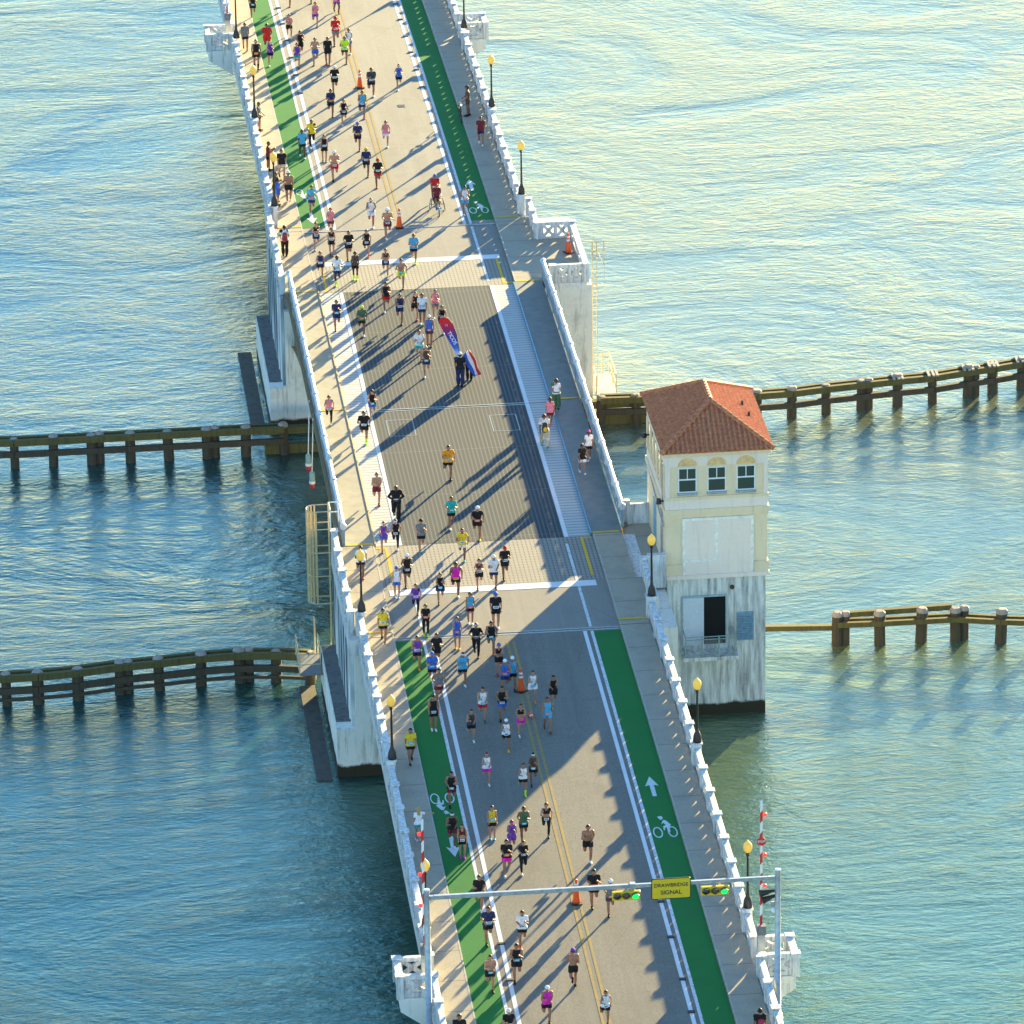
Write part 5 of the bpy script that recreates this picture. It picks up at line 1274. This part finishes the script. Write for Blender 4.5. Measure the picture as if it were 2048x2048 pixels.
 (-4.81,-40.52,'m','2',0,'tee','d','shorts','k','k','none','k','T','n',1.76),
 (-6.01,-21.09,'f','r',200,'tee','w','shorts','t','w','none','long','L','n',1.64),
 (5.86,-40.9,'m','s',190,'tee','k','pants','k','k','none','k','T','n',1.8),
]

KP = {}
for r_ in PEOPLE:
    o, F_ = person(*r_); KP[(r_[0], r_[1])] = o
def near_person(x, y): return min(KP.items(), key=lambda kv: (kv[0][0]-x)**2+(kv[0][1]-y)**2)[1]
# the pair with the banner, the wheelchair team, backpacks, bicycle
def backpack(px, py, rot, c, c2, label, z=None):
    z = zc(py)+1.12 if z is None else z; root = empty('backpack', (px, py, z), label, 'backpack', 'backpacks worn by walkers'); root.rotation_euler = (0, 0, R(rot))
    bm = bmesh.new(); capsule_bm(bm, V3(0, .20, -.10), V3(0, .18, .16), .155, .13, .62); me = bpy.data.meshes.new('bag'); bm.to_mesh(me); bm.free(); me.materials.append(plain('pack_fabric', c, .8)); link('bag', me, root)
    bm = bmesh.new(); capsule_bm(bm, V3(0, .27, -.10), V3(0, .27, -.02), .10, .09, .5); me = bpy.data.meshes.new('pocket'); bm.to_mesh(me); bm.free(); me.materials.append(plain('pocket_fabric', c2, .8)); link('front_pocket', me, root)
    for s in (-1, 1):
        mb = MB(); mb.path([(s*.10, .13, .20), (s*.12, .0, .29), (s*.12, -.13, .20), (s*.11, -.14, .0)], .018, 6); mb.obj('strap', M_black, root)
    return root
def at(px, py): pass
bp = [(4.28, 22.41, 180, (.03,.025,.02), (.70,.42,.02), 'black and yellow backpack on the man in khaki trousers on the right strip'),
      (-6.0, 51.9, 180, (.30,.03,.02), (.22,.02,.02), 'dark red backpack on the standing person at the left parapet'),
      (-5.95, -22.9, 200, (.04,.045,.05), (.06,.06,.065), 'grey backpack on the woman resting a hand on the left parapet'),
      (5.75, -38.4, 190, (.40,.02,.05), (.30,.02,.03), 'red bag on the person at the bottom right corner')]
for x, y, rot, c, c2, lb in bp:
    o = near_person(x, y); p = o.location
    backpack(p.x, p.y, math.degrees(o.rotation_euler.z), c, c2, lb, p.z+1.10)
# feather banner held by the man in camouflage
bx, by = KPX['flag']; bz = zc(by)
fb = empty('feather_banner', (bx, by, bz+1.45), 'tall feather banner fading from red to blue with white lettering', 'banner')
up = Vector((-.17, 0, 1)).normalized()
mb = MB(); pole = [Vector((0, 0, -.35)), Vector((-.05, 0, .6)), Vector((-.16, 0, 1.35)), Vector((-.36, 0, 1.95)), Vector((-.62, 0, 2.28)), Vector((-.88, 0, 2.36)), Vector((-1.05, 0, 2.28))]
mb.path(pole, .018, 6); mb.obj('pole', M_black, fb)
def banner_mat():
    n = NT('banner_gradient'); x, y, z = n.xyz(n.co())
    col = n.ramp(n.math('DIVIDE', z, 2.4), [(.0, (.75,.80,.95)), (.14, (.30,.45,.85)), (.26, (.02,.13,.65)), (.5, (.02,.03,.35)), (.68, (.30,.01,.10)), (.84, (.62,.005,.02)), (1, (.62,.005,.02))])
    return n.out(col, .6)
outl = [(-.02,.05),(-.06,.6),(-.17,1.35),(-.37,1.93),(-.62,2.25),(-.86,2.32),(-1.0,2.2),(-1.02,2.02),(-.92,1.75),(-.70,1.3),(-.42,.75),(-.2,.35),(-.06,.05)]
mb = MB(); nz = 24
def xr(z, left):
    side = outl[5:] if left else outl[:6]
    pts = sorted(side, key=lambda p: p[1])
    for a, b in zip(pts, pts[1:]):
        if a[1] <= z <= b[1]: t = (z-a[1])/max(1e-6, b[1]-a[1]); return a[0]+(b[0]-a[0])*t
    return pts[-1][0] if z > pts[-1][1] else pts[0][0]
vs = []; fs = []
for i in range(nz+1):
    z = .06+(2.30-.06)*i/nz; a, b = xr(z, False), xr(z, True)
    for j in range(5):
        t = j/4; vs.append((a+(b-a)*t, .03*math.sin(3*z+4*t)*t, z))
for i in range(nz):
    for j in range(4): fs.append((i*5+j, i*5+j+1, (i+1)*5+j+1, (i+1)*5+j))
mb.add(vs, fs); bo_ = mb.obj('cloth', banner_mat(), fb); so = bo_.modifiers.new('s', 'SOLIDIFY'); so.thickness = .008
text_mesh('TICOS', .27, M_wht, fb, (-.38, -.05, 1.17), (R(90), R(62), 0), depth=.003)
text_mesh('M', .2, plain('pink_logo', (.75,.30,.45), .6), fb, (-.66, -.05, 1.86), (R(90), R(8), 0), name='logo', depth=.003)
# striped flag over the woman's shoulders
fx, fy_ = KPX['flagw']
fl = empty('striped_flag', (fx, fy_, zc(fy_)+.2), 'blue, white and red striped flag draped over the woman beside the banner', 'flag')
mb = MB(); nu, nv = 14, 9; vs = []; fs = []
for i in range(nu+1):
    t = i/nu
    for j in range(nv+1):
        u = j/nv; cx = -.14+.52*t; cz = 1.33-1.22*t
        wd = .44+.05*math.sin(t*5); a = (u-.5)*wd
        vs.append((cx+a*.95+.02*math.sin(9*t+5*u), .16+.05*math.sin(6*u+3*t)+.06*(1-t), cz+a*.42+.16*(1-t)*math.sin(u*3.1)))
for i in range(nu):
    for j in range(nv): fs.append((i*(nv+1)+j, i*(nv+1)+j+1, (i+1)*(nv+1)+j+1, (i+1)*(nv+1)+j))
mb.add([(v[0], -v[1], v[2]) for v in vs], fs); mb.m = [0 if j < 3 else (1 if j < 6 else 2) for i in range(nu) for j in range(nv)]
o = mb.obj('flag_cloth', [plain('flag_blue', (.02,.09,.50), .7), M_wht, plain('flag_red', (.65,.03,.03), .7)], fl, None, True); so = o.modifiers.new('s', 'SOLIDIFY'); so.thickness = .01
# racing wheelchair with rider
wx, wy = 2.30, 57.9; wz = zc(wy)+.006
wc = empty('racing_wheelchair', (wx, wy, wz), 'three-wheeled racing wheelchair with blue frame beyond the far joint', 'wheelchair')
def wheel(r, cx, cy, tilt, par):
    wmb = MB(); k = 24
    for i in range(k):
        a0, a1 = 2*math.pi*i/k, 2*math.pi*(i+1)/k
        P = lambda a: (cx+tilt*r*math.sin(a), cy+r*math.cos(a), r+.015+r*math.sin(a)); wmb.tube(P(a0), P(a1), .018, n=6)
    wo = wmb.obj('wheel', M_black, par)
    s_ = MB()
    for i in range(12): a = 2*math.pi*i/12; s_.tube((cx, cy, r+.015), (cx+tilt*r*math.sin(a), cy+r*math.cos(a), r+.015+r*math.sin(a)), .004, n=4)
    s_.tube((cx-.04, cy, r+.015), (cx+.04, cy, r+.015), .03, n=8); s_.obj('spokes', M_steel, wo)
wheel(.33, -.36, .1, .18, wc); wheel(.33, .36, .1, -.18, wc); wheel(.24, 0, -.98, 0, wc)
M_bluef = plain('blue_frame_paint', (.03,.22,.45), .35, .3)
mb = MB(); mb.path([(0, -.98, .27), (0, -.55, .42), (-.16, .0, .45), (-.18, .35, .50)], .022, 8); mb.path([(0, -.55, .42), (.16, .0, .45), (.18, .35, .50), (-.18, .35, .50), (-.18, .45, 1.0), (.18, .45, 1.0), (.18, .35, .5)], .022, 8); mb.path([(-.34, .1, .345), (.34, .1, .345)], .02, 8); mb.obj('frame', M_bluef, wc)
mb = MB(); mb.box(-.19, .19, -.12, .32, .46, .50); mb.prism([(.30, .50), (.42, .95), (.45, .95), (.34, .48)], -.19, .19, 'x'); mb.obj('seat', M_black, wc)
mb = MB(); mb.box(-.16, .16, -.72, -.50, .34, .38); mb.obj('footrest', M_bluef, wc)
person(wx, wy+.17, 'm', 't', 0, 'tee', 'a', 'shorts', 'k', 'b', 'none', 'h', 'T', 'n', 1.62, label='blond rider in dark red shirt seated in the racing wheelchair', zoff=wz+.16, grp='people standing or walking on the bridge')
person(wx-.02, wy+1.15, 'm', 'q', 0, 'tee', 'r', 'tights', 'a', 'k', 'capb', 'k', 'T', 'w', 1.80, label='man in red tee and blue cap pushing the wheelchair', grp='runners on the bridge')
# bicycle held by the man in brown on the right sidewalk
bkx, bky = 5.12, 73.9; bkz = zc(bky)+.012
bk = empty('bicycle', (bkx, bky, bkz), 'dark bicycle seen end-on, held by the man in brown at the kerb', 'bicycle')
def bwheel(cy, par):
    wmb = MB(); k = 24; r = .34
    for i in range(k):
        a0, a1 = 2*math.pi*i/k, 2*math.pi*(i+1)/k; wmb.tube((0, cy+r*math.cos(a0), r+.02+r*math.sin(a0)), (0, cy+r*math.cos(a1), r+.02+r*math.sin(a1)), .028, n=6)
    wo = wmb.obj('wheel', M_black, par); s_ = MB()
    for i in range(12): a = 2*math.pi*i/12; s_.tube((0, cy, r+.02), (0, cy+r*math.cos(a), r+.02+r*math.sin(a)), .004, n=4)
    s_.obj('spokes', M_steel, wo)
bwheel(-.52, bk); bwheel(.52, bk)
mb = MB(); mb.path([(0, -.52, .36), (0, -.40, .95)], .022, 8); mb.path([(0, -.42, .82), (0, .02, .30), (0, .16, .86), (0, -.42, .88)], .022, 8); mb.path([(0, .02, .30), (0, .52, .36), (0, .16, .84)], .018, 8); mb.obj('frame', M_iron, bk)
mb = MB(); mb.path([(-.33, -.30, 1.0), (-.2, -.42, .99), (.2, -.42, .99), (.33, -.30, 1.0)], .018, 8); mb.obj('handlebar', M_black, bk)
mb = MB(); mb.box(-.07, .07, .02, .28, .90, .95); mb.obj('saddle', M_black, bk)
mb = MB(); mb.lathe([(.02,0),(.045,.02),(.05,.07)], 10); mb.v = [(a, -.47-c, 1.04+b) for a, b, c in mb.v]; mb.obj('front_light', emis('bicycle_light', (1, .9, .4), 1.0), bk)
SC.render.resolution_x = 1024; SC.render.resolution_y = 1024
